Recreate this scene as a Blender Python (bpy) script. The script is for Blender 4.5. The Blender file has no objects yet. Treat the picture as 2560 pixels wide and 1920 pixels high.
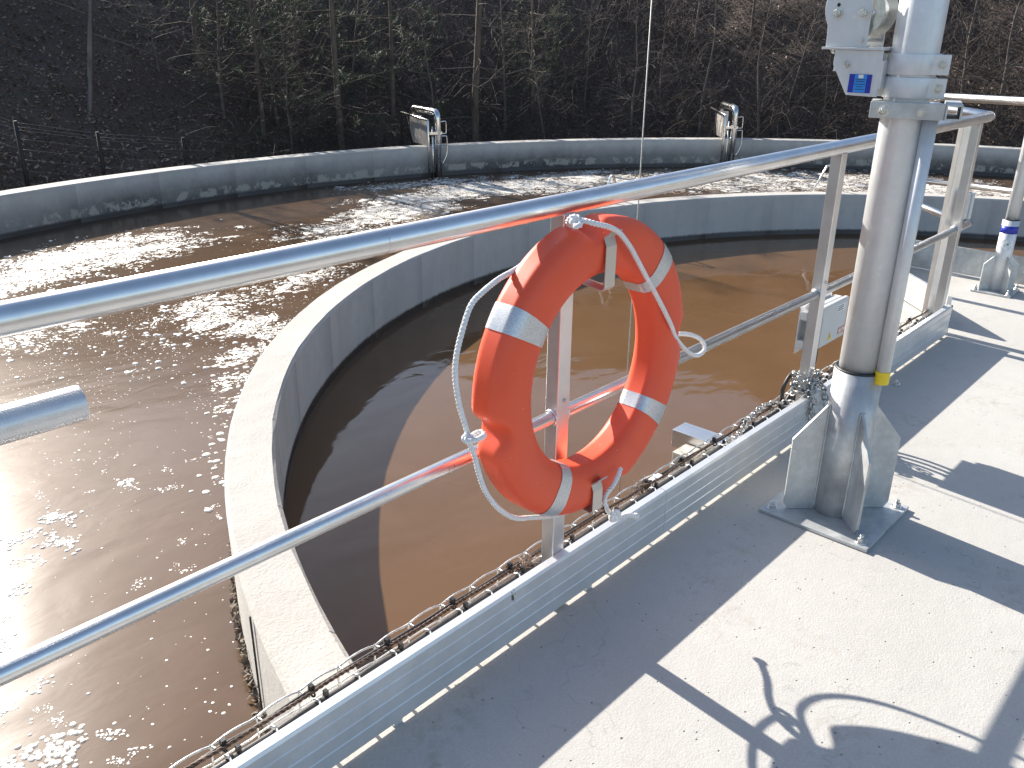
import bpy, math, random
import numpy as np
from mathutils import Vector, Matrix

# ------------------------------------------------------------------ camera, sky, sun
scene = bpy.context.scene
F_PX, PITCH, ROLL, YAW = 2147.7, 0.391156, 0.01166, 0.739406
CAM = Vector((0.0, -1.22045, 1.43525))
fw = Vector((math.cos(YAW)*math.cos(PITCH), math.sin(YAW)*math.cos(PITCH), -math.sin(PITCH)))
r0 = Vector((math.sin(YAW), -math.cos(YAW), 0)); u0 = r0.cross(fw)
RT = r0*math.cos(ROLL)+u0*math.sin(ROLL); UP = -r0*math.sin(ROLL)+u0*math.cos(ROLL)
cd = bpy.data.cameras.new("camera"); cam = bpy.data.objects.new("camera", cd)
scene.collection.objects.link(cam); scene.camera = cam
M = Matrix((RT, UP, -fw)).transposed().to_4x4(); M.translation = CAM
cam.matrix_world = M
cd.sensor_width = 36; cd.lens = 36*F_PX/2560; cd.clip_start = .05; cd.clip_end = 2000

SUN_AZ, SUN_EL = math.radians(84.5), math.radians(27.9)
world = bpy.data.worlds.new("World"); scene.world = world; world.use_nodes = True
wn = world.node_tree.nodes; bg = wn["Background"]
sky = wn.new("ShaderNodeTexSky"); sky.sky_type = 'NISHITA'; sky.sun_disc = False
sky.sun_elevation = SUN_EL; sky.sun_rotation = math.pi/2-SUN_AZ
sky.altitude = 100; sky.air_density = 1.0; sky.dust_density = 1.3; sky.ozone_density = 1.0
world.node_tree.links.new(sky.outputs[0], bg.inputs[0]); bg.inputs[1].default_value = .1
sd = bpy.data.lights.new("sun", 'SUN'); sun = bpy.data.objects.new("sun", sd)
scene.collection.objects.link(sun); sd.energy = 5.0; sd.angle = math.radians(.53); sd.color = (1, .935, .845)
to_sun = Vector((math.cos(SUN_AZ)*math.cos(SUN_EL), math.sin(SUN_AZ)*math.cos(SUN_EL), math.sin(SUN_EL)))
sun.rotation_euler = to_sun.to_track_quat('Z', 'Y').to_euler()
sun.location = (6, 14, 9)
vs = scene.view_settings; vs.view_transform = 'Standard'; vs.look = 'None'; vs.gamma = 1; vs.exposure = 1.18
scene.render.resolution_x, scene.render.resolution_y = 1024, 768

def pix(px, py, z):
    "point at height z seen at photo pixel (px,py)"
    d = fw+RT*((px-1280)/F_PX)-UP*((py-960)/F_PX); t = (z-CAM.z)/d.z
    return CAM+d*t
def piy(px, py, y):
    "point on the vertical plane y seen at photo pixel"
    d = fw+RT*((px-1280)/F_PX)-UP*((py-960)/F_PX); t = (y-CAM.y)/d.y
    return CAM+d*t

# ------------------------------------------------------------------ helpers
rng = random.Random(7)
def link(o): scene.collection.objects.link(o); return o
def tag(o, label=None, cat=None, group=None, kind=None):
    if label: o["label"] = label
    if cat: o["category"] = cat
    if group: o["group"] = group
    if kind: o["kind"] = kind
    return o
def thing(name, loc, label, cat, group=None):
    o = bpy.data.objects.new(name, None); o.location = loc; o.empty_display_size = .1
    link(o); return tag(o, label, cat, group)
def frame(t):
    t = Vector(t).normalized(); a = Vector((0, 0, 1)) if abs(t.z) < .9 else Vector((1, 0, 0))
    n = t.cross(a).normalized(); return n, n.cross(t).normalized()
class MB:
    def __init__(s): s.v = []; s.f = []; s.sm = []
    def add(s, vs, fs, smooth=False):
        b = len(s.v); s.v += [tuple(q) for q in vs]; s.f += [tuple(i+b for i in q) for q in fs]; s.sm += [smooth]*len(fs); return s
    def box(s, lo, hi, m=None):
        x0, y0, z0 = lo; x1, y1, z1 = hi
        vs = [(x0,y0,z0),(x1,y0,z0),(x1,y1,z0),(x0,y1,z0),(x0,y0,z1),(x1,y0,z1),(x1,y1,z1),(x0,y1,z1)]
        if m: vs = [m@Vector(q) for q in vs]
        return s.add(vs, [(0,3,2,1),(4,5,6,7),(0,1,5,4),(1,2,6,5),(2,3,7,6),(3,0,4,7)])
    def tube(s, pts, r, n=10, caps=True, closed=False, smooth=True):
        pts = [Vector(q) for q in pts]; k = len(pts)
        rs = r if isinstance(r, (list, tuple)) else [r]*k
        T = []
        for i in range(k):
            if closed: t = pts[(i+1) % k]-pts[i-1]
            else: t = pts[min(i+1, k-1)]-pts[max(i-1, 0)]
            T.append(t.normalized())
        N, _ = frame(T[0]); vs = []
        for i in range(k):
            N = (N-T[i]*N.dot(T[i])).normalized(); B = T[i].cross(N)
            for j in range(n):
                a = 2*math.pi*j/n; vs.append(pts[i]+(N*math.cos(a)+B*math.sin(a))*rs[i])
        fs = []
        for i in range(k if closed else k-1):
            i2 = (i+1) % k
            for j in range(n): fs.append((i*n+j, i*n+(j+1) % n, i2*n+(j+1) % n, i2*n+j))
        s.add(vs, fs, smooth)
        if caps and not closed:
            b = len(s.v)-len(vs)
            s.f.append(tuple(b+j for j in range(n))[::-1]); s.f.append(tuple(b+(k-1)*n+j for j in range(n))); s.sm += [False]*2
        return s
    def cyl(s, a, b, r, n=24, r2=None): return s.tube([a, b], [r, r if r2 is None else r2], n)
    def pipe(s, a, b, r, ri, n=28):
        "hollow straight pipe"
        a, b = Vector(a), Vector(b); N, B = frame(b-a); vs = []
        for p, q in ((a, r), (b, r), (b, ri), (a, ri)):
            for j in range(n):
                t = 2*math.pi*j/n; vs.append(p+(N*math.cos(t)+B*math.sin(t))*q)
        bb = len(s.v); s.v += [tuple(q) for q in vs]
        for k in range(4):
            for j in range(n):
                k2 = (k+1) % 4; s.f.append((bb+k*n+j, bb+k*n+(j+1) % n, bb+k2*n+(j+1) % n, bb+k2*n+j)); s.sm.append(k in (0, 2))
        return s
    def prism(s, poly, h0, h1, m):
        "polygon (u,v) extruded along w; m maps (u,v,w)"
        n = len(poly); vs = [m@Vector((u, v, h0)) for u, v in poly]+[m@Vector((u, v, h1)) for u, v in poly]
        fs = [tuple(range(n))[::-1], tuple(range(n, 2*n))]+[(i, (i+1) % n, n+(i+1) % n, n+i) for i in range(n)]
        return s.add(vs, fs)
    def hexnut(s, p, ax, r, h, n=6, rot=0):
        p = Vector(p); ax = Vector(ax).normalized(); N, B = frame(ax)
        vs = []
        for z, rr in ((0, r), (h*.85, r), (h, r*.86)):
            for j in range(n):
                a = 2*math.pi*j/n+rot; vs.append(p+ax*z+(N*math.cos(a)+B*math.sin(a))*rr)
        fs = [tuple(range(2*n, 3*n))]
        for k in range(2):
            for j in range(n): fs.append((k*n+j, k*n+(j+1) % n, (k+1)*n+(j+1) % n, (k+1)*n+j))
        return s.add(vs, fs)
    def build(s, name, mat, parent=None, bevel=0, loc=None):
        me = bpy.data.meshes.new(name); 
        off = Vector(parent_loc(parent)) if parent else (Vector(loc) if loc else Vector((0, 0, 0)))
        me.from_pydata([tuple(Vector(q)-off) for q in s.v], [], s.f); me.update()
        me.polygons.foreach_set("use_smooth", s.sm)
        me.materials.append(mat)
        o = bpy.data.objects.new(name, me)
        if parent: o.parent = parent
        elif loc: o.location = loc
        link(o)
        if bevel:
            b = o.modifiers.new("bevel", 'BEVEL'); b.width = bevel; b.segments = 2; b.limit_method = 'ANGLE'; b.angle_limit = .7
        return o
def parent_loc(p):
    l = Vector((0, 0, 0))
    while p: l = l+p.location; p = p.parent
    return l
def bolt(parent, p, ax, r=.009, h=.009, stud=.008, mat=None, name="bolt"):
    m = MB(); p = Vector(p); ax = Vector(ax).normalized()
    m.cyl(p-ax*.002, p+ax*.0025, r*1.45, 18)
    m.hexnut(p+ax*.0025, ax, r, h, rot=rng.random())
    if stud: m.cyl(p+ax*h*.9, p+ax*(h+stud), r*.52, 12)
    return m.build(name, mat or STEEL, parent)
def spline(pts, n=8, closed=False):
    pts = [Vector(q) for q in pts]; k = len(pts); out = []
    for i in range(k if closed else k-1):
        if closed: p0, p1, p2, p3 = pts[i-1], pts[i], pts[(i+1) % k], pts[(i+2) % k]
        else: p0, p1, p2, p3 = pts[max(i-1, 0)], pts[i], pts[i+1], pts[min(i+2, k-1)]
        for j in range(n):
            t = j/n; out.append(.5*((2*p1)+(p2-p0)*t+(2*p0-5*p1+4*p2-p3)*t*t+(3*p1-p0-3*p2+p3)*t**3))
    if not closed: out.append(pts[-1])
    return out
def resample(pts, step):
    out = [pts[0]]; acc = 0
    for a, b in zip(pts, pts[1:]):
        L = (b-a).length
        while acc+L >= step:
            t = (step-acc)/L; a = a.lerp(b, t); out.append(a); L = (b-a).length; acc = 0
        acc += L
    return out

# ------------------------------------------------------------------ materials
class Mat:
    def __init__(s, name):
        s.m = bpy.data.materials.new(name); s.m.use_nodes = True; s.t = s.m.node_tree; s.n = s.t.nodes; s.b = s.n["Principled BSDF"]
        s.out = s.n["Material Output"]; s._c = None
    def L(s, a, b): s.t.links.new(a, b)
    def set(s, k, v): 
        if hasattr(v, "is_output"): s.L(v, s.b.inputs[k])
        else: s.b.inputs[k].default_value = v
        return s
    def coord(s, kind="Object"):
        if s._c is None: s._c = s.n.new("ShaderNodeTexCoord")
        return s._c.outputs[kind]
    def pos(s): return s.n.new("ShaderNodeNewGeometry").outputs["Position"]
    def mapping(s, v, scale=(1, 1, 1), rot=(0, 0, 0), loc=(0, 0, 0)):
        q = s.n.new("ShaderNodeMapping"); s.L(v, q.inputs[0]); q.inputs["Scale"].default_value = scale
        q.inputs["Rotation"].default_value = rot; q.inputs["Location"].default_value = loc; return q.outputs[0]
    def noise(s, scale, detail=4, rough=.55, vec=None, dist=0):
        q = s.n.new("ShaderNodeTexNoise"); q.inputs["Scale"].default_value = scale; q.inputs["Detail"].default_value = detail
        q.inputs["Roughness"].default_value = rough; q.inputs["Distortion"].default_value = dist
        s.L(vec if vec is not None else s.pos(), q.inputs["Vector"]); return q.outputs["Fac"]
    def voro(s, scale, vec=None, feature='F1', out="Distance", rnd=1):
        q = s.n.new("ShaderNodeTexVoronoi"); q.feature = feature; q.inputs["Scale"].default_value = scale; q.inputs["Randomness"].default_value = rnd
        s.L(vec if vec is not None else s.pos(), q.inputs["Vector"]); return q.outputs[out]
    def ramp(s, fac, stops, ease=False):
        q = s.n.new("ShaderNodeValToRGB"); e = q.color_ramp.elements
        if ease: q.color_ramp.interpolation = 'EASE'
        while len(e) < len(stops): e.new(.5)
        for k, (p, c) in zip(e, stops):
            k.position = p; k.color = (c, c, c, 1) if not hasattr(c, "__len__") else (*c, 1)
        s.L(fac, q.inputs[0]); return q.outputs[0]
    def math(s, op, a, b=None, c=None, clamp=False):
        q = s.n.new("ShaderNodeMath"); q.operation = op; q.use_clamp = clamp
        for i, x in enumerate((a, b, c)):
            if x is None: continue
            if hasattr(x, "is_output"): s.L(x, q.inputs[i])
            else: q.inputs[i].default_value = x
        return q.outputs[0]
    def mix(s, fac, a, b, mode='MIX'):
        q = s.n.new("ShaderNodeMix"); q.data_type = 'RGBA'; q.blend_type = mode
        for k, x in ((0, fac), (6, a), (7, b)):
            if hasattr(x, "is_output"): s.L(x, q.inputs[k])
            else: q.inputs[k].default_value = x if k == 0 else (*x, 1)
        return q.outputs[2]
    def bump(s, h, strength=.3, dist=.01, normal=None):
        q = s.n.new("ShaderNodeBump"); q.inputs["Strength"].default_value = strength; q.inputs["Distance"].default_value = dist
        s.L(h, q.inputs["Height"])
        if normal is not None: s.L(normal, q.inputs["Normal"])
        return q.outputs[0]
    def sep(s, v):
        q = s.n.new("ShaderNodeSeparateXYZ"); s.L(v, q.inputs[0]); return q.outputs
    def attr(s, name):
        q = s.n.new("ShaderNodeAttribute"); q.attribute_name = name; return q.outputs["Fac"]

def plain(name, col, rough=.5, metal=0, var=.15, nscale=30, bump=0, coat=0):
    M_ = Mat(name); n = M_.noise(nscale, 4)
    c = M_.mix(M_.ramp(n, [(.3, 0), (.7, 1)]), [x*(1-var) for x in col], [min(1, x*(1+var)) for x in col])
    M_.set("Base Color", c).set("Metallic", metal)
    M_.set("Roughness", M_.ramp(n, [(.3, max(0, rough-.07)), (.7, min(1, rough+.07))]))
    if bump: M_.set("Normal", M_.bump(M_.noise(nscale*4, 3), bump, .002))
    if coat: M_.set("Coat Weight", coat)
    return M_.m

def m_deck():
    M_ = Mat("deck_concrete"); P = M_.pos()
    big = M_.noise(1.6, 5, .6); mid = M_.noise(14, 5, .6); fine = M_.noise(180, 3, .6)
    c = M_.mix(M_.ramp(big, [(.3, 0), (.72, 1)]), (.435, .42, .39), (.50, .485, .452))
    c = M_.mix(M_.ramp(mid, [(.45, 0), (.75, .45)]), c, (.43, .415, .39))
    c = M_.mix(M_.ramp(M_.noise(150, 3, .7), [(.35, .0), (.7, .45)]), c, (.33, .32, .295))
    c = M_.mix(M_.ramp(M_.noise(55, 4, .75), [(.62, 0), (.72, .5)]), c, (.62, .61, .58))
    # brownish stain patches
    st = M_.math('MULTIPLY', M_.ramp(M_.noise(3.1, 3, .5), [(.56, 0), (.68, 1)]), M_.ramp(M_.noise(28, 4, .7), [(.45, 0), (.65, .55)]))
    c = M_.mix(st, c, (.30, .26, .20))
    # pinholes
    v = M_.voro(34); vm = M_.voro(34, out="Color")
    sel = M_.math('GREATER_THAN', M_.sep(vm)[0], .45)
    pin = M_.math('MULTIPLY', M_.ramp(v, [(.05, 1), (.11, 0)]), sel)
    v2 = M_.voro(7.3); sel2 = M_.math('GREATER_THAN', M_.sep(M_.voro(7.3, out="Color"))[1], .6)
    pin2 = M_.math('MULTIPLY', M_.ramp(v2, [(.018, 1), (.034, 0)]), sel2)
    pins = M_.math('MAXIMUM', pin, pin2)
    c = M_.mix(M_.math('MULTIPLY', pins, .75), c, (.10, .09, .085))
    # hairline marks where shallow puddles dried
    w = M_.noise(2.3, 4, .6); ring = M_.math('ABSOLUTE', M_.math('SUBTRACT', w, .60))
    ringm = M_.math('MULTIPLY', M_.ramp(ring, [(.0, 1), (.006, 0)]), M_.ramp(M_.noise(20, 4, .7), [(.42, 0), (.62, .8)]))
    c = M_.mix(M_.math('MULTIPLY', ringm, .55), c, (.20, .19, .18))
    M_.set("Base Color", c).set("Roughness", .82)
    h = M_.math('ADD', M_.math('MULTIPLY', fine, .35), M_.math('MULTIPLY', mid, .6)); h = M_.math('SUBTRACT', h, M_.math('MULTIPLY', pins, .8))
    M_.set("Normal", M_.bump(h, .6, .005)); return M_.m
def m_wall(waterz):
    M_ = Mat("tank_concrete"); P = M_.pos(); z = M_.sep(P)[2]
    big = M_.noise(1.1, 5, .6); fine = M_.noise(90, 4, .65); mid = M_.noise(9, 5, .6)
    streak = M_.noise(5, 5, .65, M_.mapping(P, (1, 1, .07)))
    c = M_.mix(M_.ramp(big, [(.3, 0), (.7, 1)]), (.40, .38, .345), (.49, .47, .43))
    nz = M_.sep(M_.n.new("ShaderNodeNewGeometry").outputs["Normal"])[2]
    side = M_.ramp(nz, [(.2, 1), (.5, 0)])
    c = M_.mix(M_.math('MULTIPLY', M_.ramp(streak, [(.45, 0), (.72, .45)]), side), c, (.24, .235, .23))
    c = M_.mix(M_.math('MULTIPLY', M_.ramp(mid, [(.5, 0), (.7, .35)]), 1), c, (.34, .33, .31))
    # sludge tide marks above the water line
    zz = M_.math('ADD', z, M_.math('MULTIPLY', M_.math('SUBTRACT', M_.noise(6, 5, .65), .5), .13))
    h = M_.math('DIVIDE', M_.math('SUBTRACT', zz, waterz), .45)
    x, y, _ = M_.sep(P)
    rr = M_.math('SQRT', M_.math('ADD', M_.math('POWER', M_.math('SUBTRACT', x, 6.12), 2), M_.math('POWER', M_.math('ADD', y, 1.0), 2)))
    outer = M_.math('GREATER_THAN', rr, 8)
    stain = M_.ramp(h, [(.14, 1), (.42, .8), (.85, 0)])
    stain = M_.math('MULTIPLY', M_.math('MULTIPLY', stain, outer), M_.ramp(M_.noise(.55, 3), [(.35, .6), (.6, 1)]))
    c = M_.mix(M_.math('MULTIPLY', stain, M_.ramp(M_.noise(11, 5, .75), [(.3, .8), (.6, 1)])), c, (.05, .042, .034))
    flake = M_.math('MULTIPLY', M_.ramp(h, [(.12, 0), (.17, 1), (.33, 1), (.40, 0)]), M_.ramp(M_.noise(7, 5, .7, M_.mapping(P, (1, 1, .8), loc=(3, 5, 1))), [(.5, 0), (.53, 1)]))
    c = M_.mix(M_.math('MULTIPLY', M_.math('MULTIPLY', flake, outer), .85), c, (.36, .33, .28))
    wet = M_.ramp(M_.math('DIVIDE', M_.math('SUBTRACT', M_.math('ADD', z, M_.math('MULTIPLY', M_.math('SUBTRACT', M_.noise(25, 3), .5), .025)), waterz), .45), [(.10, 1), (.15, 0)])
    c = M_.mix(wet, c, (.035, .026, .02))
    M_.set("Base Color", c).set("Roughness", M_.ramp(wet, [(0, .85), (1, .35)]))
    # pitted bush-hammered top
    pit = M_.noise(85, 4, .75)
    hh = M_.math('ADD', M_.math('MULTIPLY', M_.math('MULTIPLY', pit, .8), M_.math('SUBTRACT', 1, side)), M_.math('ADD', M_.math('MULTIPLY', fine, .5), M_.math('MULTIPLY', mid, 1.2)))
    M_.set("Normal", M_.bump(hh, .7, .006)); return M_.m
def m_water(name, foam):
    M_ = Mat(name); P = M_.pos()
    sw = M_.noise(.9, 6, .6, P, .8); sw2 = M_.noise(3.5, 5, .6, M_.mapping(P, (1, .5, 1), (0, 0, .5)), .6)
    if foam: ca, cb, cc = (.088, .052, .028), (.105, .062, .034), (.12, .072, .041)
    else: ca, cb, cc = (.112, .061, .028), (.130, .072, .034), (.142, .082, .042)
    c = M_.mix(M_.ramp(sw, [(.3, 0), (.7, 1)]), ca, cb)
    c = M_.mix(M_.ramp(sw2, [(.5, 0), (.72, .4)]), c, cc)
    w1 = M_.noise(1.1, 2, .5, M_.mapping(P, (1, 1.6, 1), (0, 0, .4)), .5); w2 = M_.noise(4.5, 3, .5, M_.mapping(P, (1, 1.9, 1), (0, 0, -.5)), .7)
    w3 = M_.noise(14, 2, .5, M_.mapping(P, (1, 1.5, 1), (0, 0, .2)), .4)
    calm = M_.ramp(M_.noise(.8, 3, .5), [(.35, .25), (.65, 1)])
    h = M_.math('ADD', M_.math('MULTIPLY', w1, .42 if foam else .22), M_.math('MULTIPLY', calm, M_.math('ADD', M_.math('MULTIPLY', w2, .075 if foam else .05), M_.math('MULTIPLY', w3, .0035))))
    nrm = M_.bump(h, 1, .024 if foam else .035)
    M_.set("Base Color", c).set("Roughness", .19 if foam else .05).set("IOR", 1.5 if foam else 1.35)
    if foam:
        a = M_.attr("foam")
        warp = M_.n.new("ShaderNodeVectorMath"); warp.operation = 'ADD'
        nz = M_.n.new("ShaderNodeTexNoise"); nz.inputs["Scale"].default_value = 2.2; nz.inputs["Detail"].default_value = 5; M_.L(P, nz.inputs["Vector"])
        sc = M_.n.new("ShaderNodeVectorMath"); sc.operation = 'SCALE'; sc.inputs[3].default_value = .42; M_.L(nz.outputs["Color"], sc.inputs[0])
        M_.L(P, warp.inputs[0]); M_.L(sc.outputs[0], warp.inputs[1]); WP = warp.outputs[0]
        n1 = M_.noise(2.2, 7, .66, M_.mapping(WP, (1, 1.7, 1), (0, 0, -.75)), .3)
        n2 = M_.noise(.75, 3, .5, M_.mapping(WP, (1.4, .7, 1), (0, 0, .6)))
        dens = M_.math('ADD', M_.math('MULTIPLY', a, 1.35), M_.math('ADD', M_.math('MULTIPLY', M_.math('SUBTRACT', n1, .5), 2.6), M_.math('MULTIPLY', M_.math('SUBTRACT', n2, .5), .9)))
        dens = M_.math('MULTIPLY', M_.math('SUBTRACT', dens, .55), M_.math('MINIMUM', M_.math('MULTIPLY', a, 6), 1))
        f = None; hsum = None
        for scl, lo, k in ((9, .06, .62), (21, .08, .85), (46, .07, 1.1)):
            e = M_.voro(scl, WP, 'DISTANCE_TO_EDGE'); r = M_.sep(M_.voro(scl, WP, out="Color"))[1]
            on = M_.math('LESS_THAN', r, M_.math('MULTIPLY', dens, k))
            g = M_.math('MULTIPLY', on, M_.math('MULTIPLY', M_.math('SUBTRACT', e, lo), 12, clamp=True))
            f = g if f is None else M_.math('MAXIMUM', f, g)
        # scattered fine bubbles
        vb = M_.voro(62, P); vc = M_.sep(M_.voro(62, P, out="Color"))[0]
        spk = M_.math('MULTIPLY', M_.math('LESS_THAN', vb, M_.math('MULTIPLY', vc, .26)), M_.math('GREATER_THAN', M_.math('ADD', vc, M_.math('MULTIPLY', M_.attr("speck"), .30)), 1.03))
        f = M_.math('MAXIMUM', f, spk)
        M_.set("Base Color", M_.mix(f, c, (.70, .665, .60)))
        M_.set("Roughness", M_.mix(f, (.19, .19, .19), (.6, .6, .6)))
        nrm = M_.bump(f, .6, .012, nrm)
    M_.set("Normal", nrm); return M_.m
def m_alu(name="aluminium", rough=.3, base=(.80, .80, .79), streak=(1, 60, 60), metal=.93):
    M_ = Mat(name); P = M_.coord(); P = M_.pos()
    n = M_.noise(6, 5, .65, M_.mapping(P, streak)); n2 = M_.noise(9, 5, .7)
    c = M_.mix(M_.ramp(n2, [(.35, 0), (.7, 1)]), [x*.86 for x in base], base)
    smear = M_.math('MULTIPLY', M_.ramp(M_.noise(23, 5, .75, M_.mapping(P, (1, 1, .6))), [(.66, 0), (.70, 1)]), M_.ramp(M_.noise(3, 2), [(.52, 0), (.62, .8)]))
    for q, r in ((piy(1182, 560, 0), .030), (piy(1235, 535, 0), .022), (piy(1275, 530, 0), .035), (piy(1282, 1492, -.0455), .035), (piy(1262, 1466, -.0455), .02)):   # bird lime and mud splashes
        vd = M_.n.new("ShaderNodeVectorMath"); vd.operation = 'DISTANCE'; M_.L(P, vd.inputs[0]); vd.inputs[1].default_value = q
        near = M_.ramp(M_.math('DIVIDE', vd.outputs["Value"], r), [(.2, 1), (1, 0)])
        smear = M_.math('MAXIMUM', smear, M_.math('MULTIPLY', M_.math('SUBTRACT', M_.math('ADD', M_.math('MULTIPLY', near, .30), M_.noise(95, 4, .7, M_.mapping(P, (1, 1, .45)))), .74), 12, clamp=True))
    c = M_.mix(smear, c, (.10, .08, .06))
    M_.set("Base Color", c).set("Metallic", M_.ramp(smear, [(0, metal), (1, .1)]))
    M_.set("Roughness", M_.math('ADD', M_.math('MULTIPLY', n, .16), M_.math('ADD', rough-.12, M_.math('MULTIPLY', n2, .10))))
    M_.set("Normal", M_.bump(n, .06, .002)); return M_.m
def m_galv(name="galvanised_steel", base=(.58, .595, .59), metal=.5, k=1):
    M_ = Mat(name); P = M_.pos()
    sp = M_.voro(55, out="Color"); spv = M_.sep(sp)[0]; n = M_.noise(11, 5, .65); dr = M_.noise(9, 5, .7, M_.mapping(P, (1, 1, .22)))
    c = M_.mix(M_.ramp(n, [(.3, 0), (.7, 1)]), [x*(1-.30*k) for x in base], [min(1, x*(1+.14*k)) for x in base])
    c = M_.mix(M_.math('MULTIPLY', spv, .26*k), c, [x*.66 for x in base])
    c = M_.mix(M_.ramp(dr, [(.52, 0), (.68, .65*k)]), c, (.36, .38, .40))
    c = M_.mix(M_.ramp(M_.noise(27, 4, .7), [(.66, 0), (.74, .55)]), c, (.86, .87, .87))
    M_.set("Base Color", c).set("Metallic", metal)
    M_.set("Roughness", M_.math('ADD', .36, M_.math('MULTIPLY', n, .25)))
    M_.set("Normal", M_.bump(M_.math('ADD', n, M_.math('MULTIPLY', M_.noise(60, 3), .3)), .16, .003)); return M_.m
def m_tape():
    M_ = Mat("reflective_tape"); v = M_.voro(260, out="Distance"); n = M_.noise(14, 4, .7)
    c = M_.mix(M_.ramp(v, [(.2, 0), (.6, 1)]), (.46, .48, .50), (.60, .61, .62))
    c = M_.mix(M_.ramp(n, [(.62, 0), (.66, .6)]), c, (.72, .72, .70))
    M_.set("Base Color", c).set("Metallic", .55).set("Roughness", .38).set("Normal", M_.bump(v, .15, .001)); return M_.m
def m_orange():
    M_ = Mat("orange_plastic"); n = M_.noise(7, 5, .6); sp = M_.voro(60); sel = M_.math('GREATER_THAN', M_.sep(M_.voro(60, out="Color"))[0], .93)
    c = M_.mix(M_.ramp(n, [(.3, 0), (.7, 1)]), (.78, .085, .030), (.84, .105, .042))
    c = M_.mix(M_.math('MULTIPLY', M_.math('MULTIPLY', M_.ramp(sp, [(.06, 1), (.12, 0)]), sel), .5), c, (.9, .55, .45))
    c = M_.mix(M_.ramp(M_.noise(19, 5, .75), [(.62, 0), (.76, .22)]), c, (.45, .10, .06))
    M_.set("Base Color", c).set("Roughness", M_.ramp(n, [(.3, .42), (.7, .55)])).set("Normal", M_.bump(M_.noise(320, 2), .10, .001))
    M_.set("Subsurface Weight", .12); M_.b.inputs["Subsurface Radius"].default_value = (.02, .004, .002); M_.b.inputs["Subsurface Scale"].default_value = .6
    return M_.m
def m_ground():
    M_ = Mat("leaf_litter_soil"); n = M_.noise(1.2, 5, .65); f = M_.noise(22, 5, .7); v = M_.voro(26, out="Color")
    c = M_.mix(M_.ramp(f, [(.3, 0), (.7, 1)]), (.042, .031, .025), (.125, .088, .068))
    c = M_.mix(M_.math('MULTIPLY', M_.sep(v)[0], .4), c, (.07, .045, .032))
    c = M_.mix(M_.ramp(n, [(.55, 0), (.7, .5)]), c, (.035, .045, .018))
    M_.set("Base Color", c).set("Roughness", .95).set("Normal", M_.bump(f, .9, .06)); return M_.m
def m_bark(name, a, b):
    M_ = Mat(name); n = M_.noise(12, 5, .7, M_.mapping(M_.pos(), (1, 1, .25)))
    M_.set("Base Color", M_.mix(M_.ramp(n, [(.3, 0), (.7, 1)]), a, b)).set("Roughness", .85).set("Normal", M_.bump(n, .6, .02)); return M_.m
def m_leaf(name, a, b, tr=.3):
    M_ = Mat(name); oi = M_.noise(2.5, 3, .6); q = M_.noise(40, 2)
    M_.set("Base Color", M_.mix(M_.math('MULTIPLY', M_.ramp(oi, [(.3, 0), (.7, 1)]), M_.ramp(q, [(.3, .3), (.7, 1)])), a, b)).set("Roughness", .6)
    return M_.m
DECK = m_deck(); WALL = m_wall(-.70); W_IN = m_water("settling_water", False); W_CH = m_water("foaming_channel_water", True)
ALU = m_alu(); ALU_T = m_alu("aluminium_profile", .38, (.80, .80, .79), metal=.5); ALU_P = m_alu("aluminium_post", .34, (.76, .76, .76), (60, 60, 1))
GALV = m_galv(); GALV_L = m_galv("galvanised_tube", (.70, .715, .72), .42, .35); STEEL = plain("bolt_steel", (.60, .60, .58), .33, .9, .2, 60)
STAIN = plain("stainless_steel", (.72, .71, .69), .2, 1, .08, 12); STAINB = plain("brushed_stainless_sheet", (.60, .55, .50), .45, .55, .1, 10)
ORANGE = m_orange(); TAPE = m_tape(); ROPE = plain("white_rope", (.80, .79, .78), .75, 0, .08, 90, .4)
BLACK = plain("black_rubber", (.018, .018, .019), .5, 0, .3, 50, .2); TIE = plain("black_nylon", (.012, .012, .013), .35)
COPPER = plain("copper_wire", (.085, .055, .042), .55, .3, .7, 60); WIRE = plain("zinc_wire", (.62, .63, .62), .35, .8, .15, 80)
YEL = plain("yellow_cap", (.80, .58, .02), .45, 0, .08, 40); BLUE = plain("blue_label", (.016, .03, .36), .35, 0, .06, 30)
CYAN = plain("cyan_label", (.02, .26, .72), .35, 0, .08, 30); WHITE = plain("white_label", (.78, .78, .77), .5, 0, .04, 30)
BOXM = plain("grey_enclosure", (.55, .56, .56), .42, 0, .05, 12); INK = plain("printed_ink", (.03, .035, .06), .5); RED = plain("red_print", (.60, .25, .18), .5); GREEN = plain("green_print", (.03, .30, .08), .5)
BARK = m_bark("bare_twig_bark", (.06, .048, .040), (.17, .14, .12)); BRAMBLE = m_bark("bramble_stems", (.030, .022, .018), (.075, .055, .045)); PBARK = m_bark("pine_bark", (.07, .05, .038), (.17, .13, .10)); BIRCH = m_bark("pale_bark", (.09, .08, .072), (.20, .18, .165))
NEEDLE = m_leaf("pine_needles", (.036, .060, .022), (.085, .118, .046)); DRYLEAF = m_leaf("dry_leaves", (.08, .05, .037), (.38, .27, .205)); GRASS = m_leaf("winter_grass", (.06, .07, .025), (.17, .15, .07))
GROUND = m_ground(); FOAM = plain("foam", (.80, .77, .70), .45, 0, .08, 60, .5); SCUM = plain("dried_scum", (.16, .13, .10), .8, 0, .5, 40, .6); FENCE = plain("dark_fence_post", (.02, .018, .016), .7, 0, .3, 30)

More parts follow.
